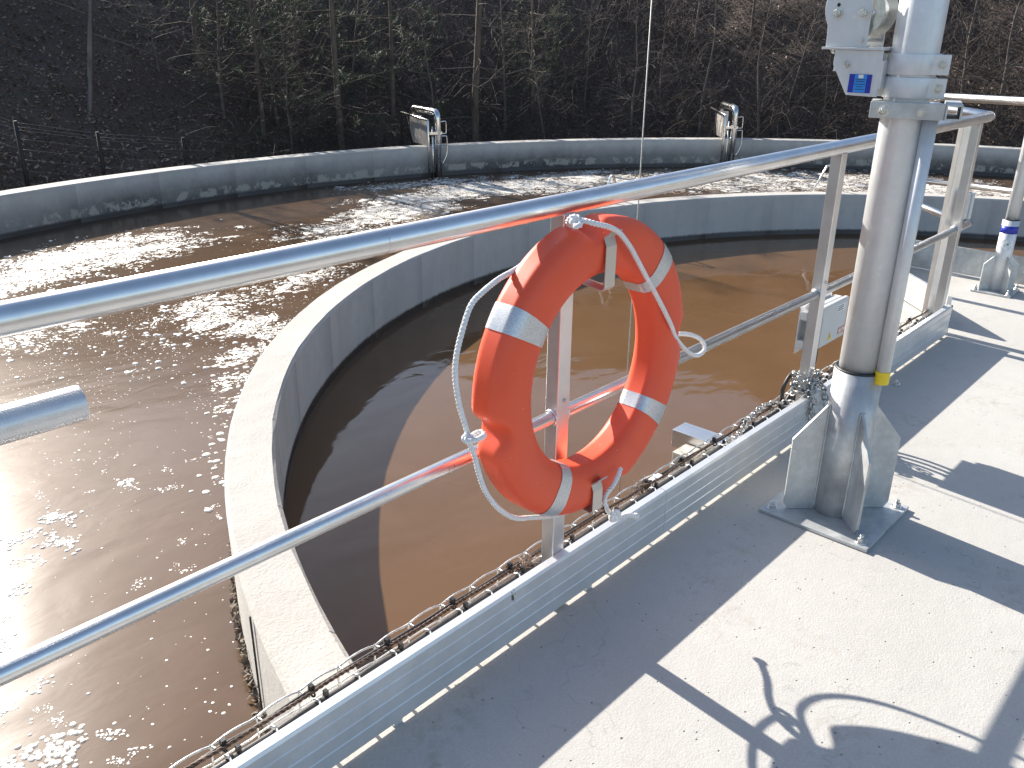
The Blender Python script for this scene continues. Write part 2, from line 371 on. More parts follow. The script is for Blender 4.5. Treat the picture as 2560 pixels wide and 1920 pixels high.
# ------------------------------------------------------------------ setting: ground, tank, water, deck
CX, CY, ZW, WZ = 6.12, -1.0, -.25, -.70
R_IN, R_IN2, R_OUT, R_OUT2 = 5.163, 5.368, 10.42, 10.70
def nz2(x, y, s):   # cheap smooth value noise
    def h(i, j): return (math.sin(i*127.1+j*311.7)*43758.5453) % 1.0
    x *= s; y *= s; i, j = math.floor(x), math.floor(y); u, v = x-i, y-j; u = u*u*(3-2*u); v = v*v*(3-2*v)
    return (h(i, j)*(1-u)+h(i+1, j)*u)*(1-v)+(h(i, j+1)*(1-u)+h(i+1, j+1)*u)*v
def ground_z(x, y):
    dx, dy = x-CX, y-CY; R = math.hypot(dx, dy); th = math.degrees(math.atan2(dy, dx))
    k = max(0, min(1, (th+75)/35))*max(0, min(1, (165-th)/35)); k = k*k*(3-2*k)
    R0 = 12.0
    sl = .56+.16*max(0, min(1, (85-th)/55))  # steepened so the unseen upper slope keeps sun off the visible hillside
    rise = sl*max(0, min(R, 28)-R0)
    n = (nz2(x, y, .5)-.5)*.5+(nz2(x+40, y, 1.4)-.5)*.22+(nz2(x, y+70, 4)-.5)*.09
    return -.80+k*rise+n*min(1, max(0, (R-11.2)/2))
rs = [10.55, 10.8, 11.2]+[11.2+.22*i for i in range(1, 34)]+[19, 20, 21.5, 23, 25, 27, 28, 29, 32, 40, 60, 120, 300, 900]
na = 300; m = MB(); vs, fs = [], []
for r in rs:
    for j in range(na):
        a = 2*math.pi*j/na; x, y = CX+r*math.cos(a), CY+r*math.sin(a); vs.append((x, y, ground_z(x, y)))
for i in range(len(rs)-1):
    for j in range(na): fs.append((i*na+j, i*na+(j+1) % na, (i+1)*na+(j+1) % na, (i+1)*na+j))
m.add(vs, fs, True); tag(m.build("ground", GROUND), kind="structure")

def ring_wall(name, ri, ro, panels, z0, z1, groove, sub, label):
    m = MB(); st = []
    for k in range(panels):
        a0, a1 = 2*math.pi*k/panels, 2*math.pi*(k+1)/panels; g = groove/ri
        st.append((a0, ri+.004, ro)); st.append((a0+g, ri, ro))
        for j in range(1, sub): st.append((a0+(a1-a0)*j/sub, ri, ro))
        st.append((a1-g, ri, ro))
    n = len(st); vs = []
    ch = .014
    for a, q, o in st:
        w = .004*(nz2(a*40, ri, 1)-.5)*2; w2 = .004*(nz2(a*55, ri+9, 1)-.5)*2
        for r, z in ((q, z0), (q, z1-ch+w), (q+ch+w2, z1), ((q+o)/2, z1+.003*(nz2(a*60, 3, 1)-.5)), (o-ch+w, z1), (o, z1-ch+w2), (o, z0)):
            vs.append((CX+r*math.cos(a), CY+r*math.sin(a), z))
    fs = []
    for i in range(n):
        j = (i+1) % n
        for k in range(6): fs.append((i*7+k, i*7+k+1, j*7+k+1, j*7+k))
    m.add(vs, fs, False); m.sm = [(i % 6) in (0, 5) for i in range(len(fs))]; o = m.build(name, WALL); tag(o, label, "wall"); return o
ring_wall("tank_wall", R_IN, R_IN2, 40, -2.2, ZW, .004, 5, "low round concrete wall of the inner basin, between brown water and foamy channel")
ring_wall("tank_wall", R_OUT, R_OUT2, 60, -2.2, ZW, .004, 4, "long curved outer concrete wall with dark sludge stains in front of the wooded slope")

def disc(name, ri, ro, mat, nr, na, attr=None):
    vs, fs = [], []
    for i in range(nr+1):
        r = ri+(ro-ri)*i/nr
        for j in range(na):
            a = 2*math.pi*j/na; vs.append((CX+r*math.cos(a), CY+r*math.sin(a), WZ))
    for i in range(nr):
        for j in range(na): fs.append((i*na+j, (i+1)*na+j, (i+1)*na+(j+1) % na, i*na+(j+1) % na))
    m = MB().add(vs, fs, True); o = m.build(name, mat)
    if attr:
        for k, fn in attr.items():
            A = o.data.attributes.new(k, 'FLOAT', 'POINT'); A.data.foreach_set("value", [fn(x, y) for x, y, z in vs])
    return tag(o, kind="structure")
disc("water", .01, R_IN+.02, W_IN, 6, 96)
# foam patches of the channel: (photo pixel) -> place on the water, radius across / along the flow, weight
FO = []
def fo(px, py, ra, rb, w, rot=None):
    p = pix(px, py, WZ); th = math.atan2(p.y-CY, p.x-CX)+math.pi/2 if rot is None else rot
    FO.append((p.x, p.y, ra, rb, w, math.cos(th), math.sin(th)))
for q in [(190, 640, 1.5, .6, 1.0), (340, 625, 1.1, .55, .95), (60, 690, 1.1, .7, .9), (150, 760, 1.2, .5, .5), (60, 830, 1.0, .4, .55), (230, 800, .9, .3, .5), (380, 810, .8, .25, .5),
          (560, 745, .9, .35, .75), (700, 720, .8, .3, .8), (800, 690, .8, .28, .7), (540, 790, .55, .2, 1.0), (620, 815, .5, .16, 1.0), (500, 760, .3, .2, .9), (480, 850, .6, .45, .5), (620, 880, .45, .22, .85), (605, 940, .35, .2, .9), (585, 1010, .3, .16, .6), (660, 840, .4, .2, .8),
          (890, 560, 1.1, .45, .95), (1010, 525, 1.2, .5, 1.05), (1100, 490, 1.3, .55, 1.1), (1230, 470, 1.3, .8, 1.1), (1350, 460, 1.5, .8, 1.0), (1050, 460, 1.5, .5, .8), (1500, 450, 2, 1, .9), (1700, 450, 2.2, 1.2, .95), (1900, 452, 2.2, 1.4, .95), (2100, 455, 2.2, 1.4, .95), (2300, 470, 2, 1.3, .95), (2540, 490, 2, 1.2, .9),
          (480, 590, 1.2, .12, .42), (640, 580, 1.3, .15, .42), (780, 580, 1, .2, .4)]: fo(*q)
def foam_d(x, y):
    s = 0
    for px, py, ra, rb, w, c, sn in FO:
        dx, dy = x-px, y-py; u = (dx*c+dy*sn)/ra; v = (-dx*sn+dy*c)/rb; d = u*u+v*v
        if d < 6: s = max(s, w*math.exp(-d*.9))
    return s
SPK = [(pix(*q[:2], WZ), q[2], q[3]) for q in [(200, 830, 1.1, 1), (60, 950, .9, .9), (380, 800, .9, .9), (600, 990, .4, .8), (150, 1120, .5, .4), (560, 1120, .25, .5), (700, 740, 1, .6), (900, 600, 1.2, .5)]]
def speck_d(x, y):
    return max([w*math.exp(-((x-p.x)**2+(y-p.y)**2)/(r*r)) for p, r, w in SPK]+[0])
disc("water", R_IN2-.02, R_OUT+.02, W_CH, 64, 420, {"foam": foam_d, "speck": speck_d})

deckpoly = [(-4, .04), (4.70, .04), (5.36, .70), (6.02, .70), (6.02, -2.8), (5.36, -2.8), (4.70, -2.06), (-4, -2.06)]
m = MB().prism(deckpoly, ZW+.004, 0, Matrix.Identity(4)); tag(m.build("walkway_deck", DECK, bevel=.006), kind="structure")
# dried scum crust along the outer foot of the basin wall
m = MB()
for i in range(900):
    a = math.radians(rng.uniform(139, 176)); z = WZ+abs(rng.gauss(0, .05)); r = R_IN2+rng.uniform(-.005, .018)
    s = rng.uniform(.006, .022); p = Vector((CX+r*math.cos(a), CY+r*math.sin(a), z))
    q = [p+Vector((rng.uniform(-1, 1), rng.uniform(-1, 1), rng.uniform(-.8, .8)))*s for _ in range(4)]
    m.add(q, [(0, 1, 2), (0, 2, 3), (0, 3, 1), (1, 3, 2)])
tag(m.build("scum_crust", SCUM), "brown crust of dried scum along the basin wall's waterline", "scum", kind="stuff")

# ------------------------------------------------------------------ foam clumps floating on the channel (uncountable)
def ico():
    t = (1+5**.5)/2; v = [(-1,t,0),(1,t,0),(-1,-t,0),(1,-t,0),(0,-1,t),(0,1,t),(0,-1,-t),(0,1,-t),(t,0,-1),(t,0,1),(-t,0,-1),(-t,0,1)]
    f = [(0,11,5),(0,5,1),(0,1,7),(0,7,10),(0,10,11),(1,5,9),(5,11,4),(11,10,2),(10,7,6),(7,1,8),(3,9,4),(3,4,2),(3,2,6),(3,6,8),(3,8,9),(4,9,5),(2,4,11),(6,2,10),(8,6,7),(9,8,1)]
    v = [Vector(q).normalized() for q in v]; f2 = []; cache = {}
    def mid(a, b):
        k = (min(a, b), max(a, b))
        if k not in cache: cache[k] = len(v); v.append(((v[a]+v[b])/2).normalized())
        return cache[k]
    for a, b, c in f:
        x, y, z = mid(a, b), mid(b, c), mid(c, a); f2 += [(a, x, z), (b, y, x), (c, z, y), (x, y, z)]
    return v, f2
IV, IF = ico(); m = MB()
def blob(p, s):
    sx, sy, sz = s*rng.uniform(.8, 1.3), s*rng.uniform(.8, 1.3), s*rng.uniform(.3, .5); c = rng.uniform(0, 6.28)
    vs = []
    for q in IV:
        x, y = q.x*math.cos(c)-q.y*math.sin(c), q.x*math.sin(c)+q.y*math.cos(c)
        vs.append((p.x+x*sx, p.y+y*sy, WZ+max(-.01, q.z*sz)))
    m.add(vs, [f for f in IF], True)
def clump(px, py, size, n):
    c = pix(px, py, WZ); d = Vector((rng.uniform(-1, 1), rng.uniform(-1, 1), 0)).normalized()
    for _ in range(int(n*2.6)):
        g = rng.gauss(0, .55)*size; h = rng.gauss(0, .3)*size+.25*size*math.sin(g/size*3)
        blob(c+d*g+Vector((-d.y, d.x, 0))*h, min(.011, size*rng.choice([.05, .06, .08, .10, .14])))
for q in [(320, 1210, .07, 22), (420, 1220, .05, 14), (420, 1175, .035, 8), (290, 1140, .03, 6), (150, 1295, .10, 30), (60, 1345, .08, 24), (150, 1355, .09, 28), (40, 1405, .06, 16), (85, 1400, .06, 14), (50, 1470, .06, 16), (530, 1268, .035, 9), (548, 1290, .03, 8), (455, 1355, .035, 9), (440, 1410, .025, 6), (465, 1425, .035, 10), (350, 1460, .04, 12), (10, 1540, .05, 14), (5, 1610, .06, 18),
          (95, 1718, .05, 14), (145, 1802, .035, 12), (122, 1770, .025, 8), (95, 1775, .025, 8), (280, 1835, .05, 14), (345, 1875, .035, 10), (155, 1875, .10, 30), (40, 1905, .10, 34), (295, 1905, .035, 10), (5, 1780, .05, 16), (200, 1150, .025, 6), (260, 1180, .025, 6), (480, 1150, .03, 8), (525, 1095, .025, 6), (560, 1060, .025, 6), (185, 1070, .02, 5), (545, 1195, .02, 4), (220, 1230, .03, 8), (100, 1240, .03, 8), (15, 1690, .05, 12)]:
    clump(*q)
for _ in range(230):
    px, py = rng.uniform(0, 640), rng.uniform(930, 1915); p = pix(px, py, WZ)
    if math.hypot(p.x-CX, p.y-CY) < R_IN2+.03: continue
    blob(p, rng.choice([.002, .0025, .003, .004, .006]))
for _ in range(420):   # heaped bubbles against the basin wall
    a = math.radians(rng.gauss(127, 7)); r = R_IN2+abs(rng.gauss(0, .16))+.01; p = Vector((CX+r*math.cos(a), CY+r*math.sin(a), WZ))
    blob(p, rng.choice([.006, .009, .012, .016, .02]))
for _ in range(2200):   # thicker froth flecks in the foam patches
    px, py = rng.uniform(0, 900), rng.uniform(590, 960); p = pix(px, py, WZ)
    if math.hypot(p.x-CX, p.y-CY) < R_IN2+.05 or math.hypot(p.x-CX, p.y-CY) > R_OUT-.1: continue
    if rng.random() < foam_d(p.x, p.y)*.9: blob(p, rng.choice([.006, .008, .011, .015, .02]))
tag(m.build("foam_clumps", FOAM), "creamy clumps of bubbles floating on the channel water", "foam", kind="stuff")

# ------------------------------------------------------------------ guardrail with toe board
POSTX = [-.02, 1.505, 2.997, 4.543]
g = thing("guardrail", (1.5, 0, 0), "long tubular aluminium guardrail carrying the orange lifebuoy along the concrete walkway", "guardrail")
RZ, MZ = 1.075, .556
MB().tube([(-3.2, 0, RZ), (4.70, 0, RZ), (4.735, .006, RZ)], .0242, 40).build("top_rail", ALU, g)
for x in (.98, 2.55): MB().tube([(x, 0, RZ), (x+.0015, 0, RZ)], .02445, 40).build("rail_joint", STEEL, g)
MB().tube([(-3.2, 0, MZ), (4.74, 0, MZ)], .0168, 28).build("mid_rail", ALU, g)
MB().tube([(4.7405, 0, MZ), (4.748, 0, MZ)], .0165, 20).build("end_cap", BLACK, g)
for x in POSTX:
    p = MB().box((x-.0225, -.0195, -.20), (x+.0225, .0205, RZ-.018)).build("post", ALU_P, g, bevel=.0025)
    for s in (-1, 1):   # weld beads where the mid rail enters the post
        w = MB().tube([(x+s*.0235, .019*math.cos(a), MZ+.019*math.sin(a)) for a in [i*math.pi/8 for i in range(16)]], .0032, 6, closed=True)
        w.build("weld", ALU_P, p)
    bolt(p, (x+.002, -.0195, .60), (0, -1, 0), .0045, .003, 0)
    MB().box((x-.03, .021, -.2), (x+.03, .039, -.01)).build("foot_plate", ALU_T, p)
# extruded toe board with three ribs
prof = [(-.0205, .014), (-.0205, .166), (-.041, .1645), (-.0455, .157), (-.0455, .129), (-.0475, .127), (-.0475, .1245), (-.0455, .123), (-.0455, .090), (-.0475, .088), (-.0475, .0855), (-.0455, .084), (-.0455, .055), (-.0475, .053), (-.0475, .0505), (-.0455, .049), (-.0455, .014)]
MX = Matrix(((0, 0, 1, 0), (1, 0, 0, 0), (0, 1, 0, 0), (0, 0, 0, 1)))
for a, b in ((-3.2, .36), (.362, 1.98), (1.982, 3.40), (3.402, 4.60)): tb = MB().prism(prof, a, b, MX).build("toe_board", ALU_T, g)
MB().box((4.6005, -.045, .016), (4.609, -.021, .165)).build("end_cap", BLACK, tb)
for x in [-.5, .55, .93, 1.62, 2.2, 2.75, 3.3, 3.9, 4.3]: MB().box((x-.012, -.042, .0005), (x+.012, -.024, .0142)).build("foot", ALU_T, g)
# knurled stub of the neighbouring knee rail
st = MB(); SZ = .932; R_ = .0262; n, k = 56, 279
ring = []
for i in range(k+1):
    x = -.0+.418*i/k
    for j in range(n):
        d = 0.0016 if (i+(1.5 if (j//2) % 2 else 0)) % 3 < 1 and j % 2 == 0 else 0
        a = 2*math.pi*j/n; ring.append((x, (R_-d)*math.cos(a), SZ+(R_-d)*math.sin(a)))
st.add(ring, [(i*n+j, i*n+(j+1) % n, (i+1)*n+(j+1) % n, (i+1)*n+j) for i in range(k) for j in range(n)], True)
st.add([ring[k*n+j] for j in range(n)], [tuple(range(n))])
st.build("grip_stub", plain("matt_knurled_aluminium", (.72, .72, .72), .42, .6, .08, 30), g)
# diagonal branch and far rail of the end platform
g2 = thing("guardrail", (5.4, .35, 0), "slanting aluminium guardrail section turning off at the walkway's end, behind the winch column", "guardrail")
D0, D1 = Vector((4.735, .006, 0)), Vector((5.40, .67, 0)); D2 = Vector((5.98, .67, 0)); D3 = Vector((5.98, -2.8, 0))
def z_(v, z): return Vector((v.x, v.y, z))
MB().tube([z_(D0, RZ)+Vector((.002, .002, 0)), z_(D1, RZ), z_(D2, RZ)-Vector((.03, 0, 0))], .0240, 32).build("top_rail", ALU, g2)
MB().tube([z_(D0, MZ)+Vector((.005, .02, 0)), z_(D1, MZ), z_(D2, MZ)-Vector((.03, 0, 0))], .0166, 24).build("mid_rail", ALU, g2)
def rpost(parent, p, ang, zt=RZ-.018):
    R = Matrix.Translation(p)@Matrix.Rotation(ang, 4, 'Z'); return MB().box((-.0225, -.0195, -.2), (.0225, .0205, zt), R).build("post", ALU_P, parent, bevel=.0025)
rpost(g2, Vector((4.655, .082, 0)), .78); rpost(g2, D1, .4)
ang = math.atan2(.664, .665); R = Matrix.Translation(D0)@Matrix.Rotation(ang, 4, 'Z')@MX
MB().prism([(u+.02, v) for u, v in prof], .03, .93, R).build("toe_board", ALU_T, g2)
MB().prism([(u+.01, v) for u, v in prof], 0, .55, Matrix.Translation(D1)@MX).build("toe_board", ALU_T, g2)
g3 = thing("guardrail", (5.98, -.5, 0), "aluminium guardrail crossing the far edge of the end platform, with galvanised kick plate", "guardrail")
MB().tube([z_(D2, RZ), z_(D3, RZ)], .0241, 32).build("top_rail", ALU, g3)
MB().tube([z_(D2, MZ), z_(D3, MZ)], .0168, 24).build("mid_rail", ALU, g3)
for y in (.655, -.9, -2.3): rpost(g3, Vector((5.98, y, 0)), math.pi/2)
MB().box((5.915, -2.7, .016), (5.923, .60, .185)).build("kick_plate", GALV, g3, bevel=.002)

# lifebuoy brackets on the post
for zt, zb, up in ((1.035, .905, .9), (.43, .338, .3)):
    hw = .0185; x = 1.505; m = MB()
    path = [(-.0195, zb+.012), (-.128, zb), (-.135, zb+.007), (-.135, zt-.03), (-.128, zt-.012), (-.148, zt+.004)]
    th = .0032; vs = []
    for y, z in path: vs += [(x-hw, y, z), (x+hw, y, z), (x+hw, y-th*.6, z-th*.8), (x-hw, y-th*.6, z-th*.8)]
    fs = [(0, 1, 2, 3), tuple(4*(len(path)-1)+q for q in (3, 2, 1, 0))]
    for i in range(len(path)-1):
        for j in range(4): fs.append((4*i+j, 4*i+(j+1) % 4, 4*i+4+(j+1) % 4, 4*i+4+j))
    m.add(vs, fs); m.box((x-hw, -.0235, zb-.02), (x+hw, -.0197, zb+.06)); o = m.build("lifebuoy_bracket", STAINB, g)
    bolt(o, (x, -.0235, zb+.045), (0, -1, 0), .005, .004, 0)

# ------------------------------------------------------------------ lifebuoy
BC = Vector((1.516, -.080, .699)); RM, RA, RB = .2975, .0655, .050
NOTCH = [math.radians(a) for a in (97, 189, 285, 2)]
def notch(a):
    s = 0
    for c in NOTCH:
        d = abs((a-c+math.pi) % (2*math.pi)-math.pi)/math.radians(9)
        if d < 1: s = max(s, 1-d**2*(3-2*d) if d < 1 else 0)
    return s
def buoy_pt(a, t, off=0):
    ct, st_ = math.cos(t), math.sin(t); e = 2/2.7
    u = math.copysign(abs(ct)**e, ct)*(RA+off); v = math.copysign(abs(st_)**e, st_)*(RB+off)
    if u > 0:   # flattened outer rim, scooped where the grab line is tied
        u = min(u, RA+off-.0025) if abs(v) < RB*.55 else u
        u -= notch(a)*.042*max(0, u/RA)**1.3
    else: u = max(u, -(RA+off)+.003)
    return Vector((BC.x+(RM+u)*math.cos(a), BC.y+v, BC.z+(RM+u)*math.sin(a)))
lb = thing("lifebuoy", BC-Vector((0, 0, .375)), "orange ring lifebuoy with silver tape bands and white grab line hanging on the railing post", "lifebuoy")
def ring_part(a0, a1, na, nt, off, closed):
    vs = [buoy_pt(a0+(a1-a0)*i/na, 2*math.pi*j/nt, off) for i in range(na if closed else na+1) for j in range(nt)]
    N = na if closed else na+1; fs = []
    for i in range(na):
        i2 = (i+1) % N
        for j in range(nt): fs.append((i*nt+j, i2*nt+j, i2*nt+(j+1) % nt, i*nt+(j+1) % nt))
    return MB().add(vs, fs, True)
ring_part(0, 2*math.pi, 240, 56, 0, True).build("ring_body", ORANGE, lb)
for a in (147, 45, -36, -118):
    ring_part(math.radians(a-4.7), math.radians(a+4.7), 10, 56, .0012, False).build("reflective_tape", TAPE, lb)
def rope(pts, r=.0055, name="grab_line", step=.003, pitch=.026):
    c = resample(spline(pts, 14), step); k = len(c); m = MB(); N, B = frame(c[1]-c[0]); s = [[], [], []]
    for i in range(k):
        T = (c[min(i+1, k-1)]-c[max(i-1, 0)]).normalized(); N = (N-T*N.dot(T)).normalized(); B = T.cross(N)
        for q in range(3):
            a = 2*math.pi*(i*step/pitch+q/3); s[q].append(c[i]+(N*math.cos(a)+B*math.sin(a))*r*.62)
    for q in range(3): m.tube(s[q], r*.54, 7)
    return m
def PY(l): return [piy(a, b, y) for a, b, y in l]
r_ = rope(PY([(1432, 575, -.075), (1420, 556, -.085), (1430, 543, -.10), (1447, 545, -.115), (1452, 560, -.125), (1440, 566, -.12), (1445, 552, -.105), (1462, 552, -.12), (1490, 560, -.14), (1522, 568, -.150), (1548, 582, -.150), (1573, 614, -.148), (1592, 648, -.146), (1611, 684, -.144), (1636, 730, -.142), (1659, 774, -.14), (1677, 812, -.135), (1691, 847, -.125), (1717, 877, -.105), (1739, 889, -.09), (1756, 882, -.075), (1762, 868, -.07), (1752, 849, -.07), (1729, 838, -.075), (1703, 835, -.08), (1685, 838, -.08)]))
r_.build("grab_line", ROPE, lb)
rope(PY([(1400, 600, -.06), (1350, 628, -.05), (1298, 668, -.045), (1244, 700, -.06), (1205, 732, -.075), (1177, 764, -.08), (1157, 822, -.085), (1141, 889, -.085), (1138, 943, -.085), (1147, 1007, -.085), (1159, 1050, -.088), (1168, 1084, -.095), (1160, 1096, -.105), (1172, 1104, -.115), (1195, 1098, -.112), (1210, 1088, -.095), (1200, 1080, -.08), (1180, 1090, -.08), (1172, 1102, -.09), (1178, 1118, -.098), (1186, 1140, -.10), (1198, 1187, -.10), (1212, 1226, -.10), (1234, 1258, -.098), (1263, 1284, -.09), (1292, 1296, -.08), (1327, 1294, -.07), (1380, 1290, -.06), (1440, 1272, -.06), (1490, 1250, -.07)])).build("grab_line", ROPE, lb)
rope(PY([(1552, 1170, -.145), (1546, 1188, -.15), (1534, 1212, -.15), (1518, 1232, -.14), (1511, 1250, -.13), (1516, 1268, -.125), (1526, 1286, -.12), (1538, 1296, -.125), (1548, 1286, -.135), (1540, 1278, -.14), (1528, 1288, -.14), (1530, 1300, -.13), (1545, 1296, -.12), (1568, 1288, -.115), (1592, 1291, -.115)])).build("grab_line", ROPE, lb)
for px, py, y, s in ((1437, 553, -.105, .012), (1172, 1098, -.10, .011), (1534, 1290, -.13, .012), (1590, 1291, -.115, .008)):
    p = piy(px, py, y); k = MB()
    s *= .62
    for q in range(6):
        N = Vector((rng.uniform(-1, 1), rng.uniform(-1, 1), rng.uniform(-1, 1))).normalized(); A, B = frame(N)
        k.tube([p+(A*math.cos(t)+B*math.sin(t))*s for t in [i*math.pi/7 for i in range(14)]], .0052, 7, closed=True)
    k.build("rope_knot", ROPE, lb)
rope([BC+Vector((rr*math.cos(math.radians(a)), dy, rr*math.sin(math.radians(a)))) for a, rr, dy in ((-80, .34, .02), (-70, .385, .035), (-58, .41, .04), (-45, .415, .04), (-30, .40, .04), (-15, .385, .03), (-3, .35, .015))]).build("grab_line", ROPE, lb)

# ------------------------------------------------------------------ davit column with winch
AX = Vector((2.505, -.36, 0)); dv = thing("davit_column", AX, "galvanised steel davit column with hand winch, bolted to the walkway beside the railing", "davit")
rt = Vector((.324, -.946, 0)); tw = Vector((-.946, -.324, 0))        # right of and towards a viewer on the walkway
def AT(r, d, z): return AX+rt*r+tw*d+Vector((0, 0, z))
bp = MB().box((AX.x-.175, AX.y-.175, .001), (AX.x+.175, AX.y+.175, .013)).build("base_plate", GALV, dv, bevel=.002)
for sx in (-1, 1):
    for sy in (-1, 1): bolt(bp, (AX.x+sx*.145, AX.y+sy*.145, .013), (0, 0, 1), .012, .012, .014)
MB().pipe((AX.x, AX.y, .0135), (AX.x, AX.y, .497), .071, .0635, 48).build("sleeve", GALV, dv)
MB().tube([(AX.x+.0655*math.cos(a), AX.y+.0655*math.sin(a), .499) for a in [i*math.pi/20 for i in range(40)]], .0055, 8, closed=True).build("seal_ring", BLACK, dv)
for k in range(4):
    a = math.radians(45+90*k); R = Matrix.Translation(AX)@Matrix.Rotation(a, 4, 'Z')@Matrix(((1, 0, 0, 0), (0, 0, 1, 0), (0, 1, 0, 0), (0, 0, 0, 1)))
    gu = MB().prism([(.070, .0135), (.158, .0135), (.172, .035), (.172, .262), (.070, .385)], -.004, .004, R).build("gusset", GALV, dv, bevel=.001)
    for s in (-1, 1):
        w = [R@Vector((.0725, .02+.36*i/60, s*.0052)) for i in range(61)]
        MB().tube([p+Vector((rng.uniform(-1, 1), rng.uniform(-1, 1), 0))*.0008 for p in w], [.0035+rng.uniform(-.0007, .0007) for _ in w], 6).build("weld", GALV, gu)
MB().pipe((AX.x, AX.y, .30), (AX.x, AX.y, 2.42), .0595, .054, 48).build("mast", GALV_L, dv)
sp = AT(.066, .042, 0); 
MB().pipe(sp+Vector((0, 0, .50)), sp+Vector((0, 0, 1.232)), .0195, .016, 28).build("side_pipe", GALV_L, dv)
MB().cyl(sp+Vector((0, 0, .476)), sp+Vector((0, 0, .515)), .0212, 28).build("pipe_cap", YEL, dv, bevel=.002)
for zz in (.60, 1.15):
    MB().box((-.012, -.006, zz), (.012, .006, zz+.03), Matrix.Translation(AT(.056, .03, 0))@Matrix.Rotation(math.atan2(rt.y, rt.x), 4, 'Z')).build("pipe_weld_tab", GALV, dv)
# two clamp bands
RB_ = Matrix.Translation(AX)@Matrix.Rotation(math.atan2(rt.y, rt.x), 4, 'Z')   # local x = right, local y = away from the viewer
for z0, z1 in ((1.337, 1.389), (1.279, 1.331)):
    b = MB().pipe((AX.x, AX.y, z0), (AX.x, AX.y, z1), .0655, .0597, 48).build("clamp_band", GALV_L, dv, bevel=.0012)
    for s, y0, y1 in ((1, -.046, -.040), (1, -.034, -.028), (-1, -.010, -.004), (-1, .002, .008)):
        x0, x1 = (.040, .088) if s > 0 else (-.088, -.055)
        MB().box((x0, y0, z0+.001), (x1, y1, z1-.001), RB_).build("clamp_flange", GALV_L, b, bevel=.0015)
    bolt(b, RB_@Vector((.070, -.046, (z0+z1)/2)), -Vector(RB_.col[1][:3]), .0085, .008, 0)
    bolt(b, RB_@Vector((-.074, -.010, (z0+z1)/2)), -Vector(RB_.col[1][:3]), .0075, .006, 0)
# cross clamp with the square tube end
b = MB().box((-.086, -.082, 1.229), (.096, -.070, 1.271), RB_).build("cross_clamp", GALV, dv, bevel=.002)
MB().box((-.086, -.0695, 1.229), (-.062, .03, 1.271), RB_).build("clamp_jaw", GALV, b, bevel=.002)
m = MB(); o_, i_ = .0195, .0150
for q in ((-o_, o_, i_, o_), (-o_, o_, -o_, -i_), (-o_, -i_, -i_, i_), (i_, o_, -i_, i_)):
    m.box((.116+q[0], -.088, 1.250+q[2]), (.116+q[1], .10, 1.250+q[3]), RB_)
m.build("square_tube", GALV, b)
dn = -Vector(RB_.col[1][:3])
bolt(b, RB_@Vector((-.052, -.082, 1.250)), dn, .012, .010, .016); bolt(b, RB_@Vector((.040, -.082, 1.249)), dn, .008, .007, .006)
# winch: bracket plate, shelf, side cheeks, drum
WX = Matrix.Translation(AX)@Matrix.Rotation(math.radians(-90)+math.radians(2), 4, 'Z')    # local x -> -y (right), local y -> +x (away)
bk = MB().prism([(-.187, 1.395), (-.187, 1.357), (-.141, 1.281), (-.058, 1.279), (-.058, 1.395)], -.070, -.065, WX@Matrix(((1, 0, 0, 0), (0, 0, 1, 0), (0, 1, 0, 0), (0, 0, 0, 1)))).build("winch_bracket", GALV_L, dv, bevel=.001)
MB().box((-.187, -.0645, 1.340), (-.182, .07, 1.395), WX).build("bracket_web", GALV_L, bk)
MB().box((-.058, -.07, 1.30), (-.052, .02, 1.37), WX).build("bracket_lug", GALV_L, bk)
bolt(bk, WX@Vector((-.150, -.070, 1.359)), -Vector(WX.col[1][:3]), .0075, .007, .01)
lab = MB().box((-.137, -.0722, 1.288), (-.077, -.0703, 1.335), WX).build("rating_label", BLUE, bk)
MB().box((-.122, -.0728, 1.289), (-.090, -.0724, 1.334), WX).build("label_panel", CYAN, lab)
MB().box((-.112, -.0733, 1.325), (-.099, -.0730, 1.334), WX).build("label_emblem", WHITE, lab)
for zl, w in ((1.321, .026), (1.316, .022), (1.309, .027), (1.303, .018), (1.296, .024)):
    MB().box((-.106-w/2, -.0733, zl), (-.106+w/2, -.0730, zl+.0016), WX).build("label_text", INK, lab)
sh = MB().box((-.222, -.078, 1.3955), (-.055, .085, 1.4015), WX).build("winch_shelf", GALV_L, dv, bevel=.001)
for x in (-.2, -.13): bolt(sh, WX@Vector((x, -.05, 1.395)), (0, 0, -1), .007, .006, .005)
wi = MB()
def arcp(c0, r, a0, a1, n): return [(c0[0]+r*math.cos(math.radians(a0+(a1-a0)*i/n)), c0[1]+r*math.sin(math.radians(a0+(a1-a0)*i/n))) for i in range(n+1)]
cheek = [(-.217, 1.402), (-.217, 1.43)]+arcp((-.150, 1.500), .082, 212, 35, 18)+[(-.107, 1.52), (-.107, 1.402)]
XZ = Matrix(((1, 0, 0, 0), (0, 0, 1, 0), (0, 1, 0, 0), (0, 0, 0, 1)))
w = MB().prism(cheek, -.066, -.062, WX@XZ).build("winch", GALV_L, dv, bevel=.001)
MB().prism(cheek, .062, .066, WX@XZ).build("cheek_plate", GALV_L, w, bevel=.001)
MB().box((-.217, -.062, 1.402), (-.107, -.040, 1.406), WX).build("cheek_foot", GALV_L, w)
for x, z, r in ((-.195, 1.486, 0), (-.126, 1.486, 0)):
    bolt(w, WX@Vector((x, -.066, z)), -Vector(WX.col[1][:3]), .010, .012, .008)
bolt(w, WX@Vector((-.120, -.066, 1.420)), -Vector(WX.col[1][:3]), .0045, .004, .002)
MB().cyl(WX@Vector((-.196, -.0665, 1.506)), WX@Vector((-.196, -.0657, 1.506)), .0048, 16).build("hole", BLACK, w)
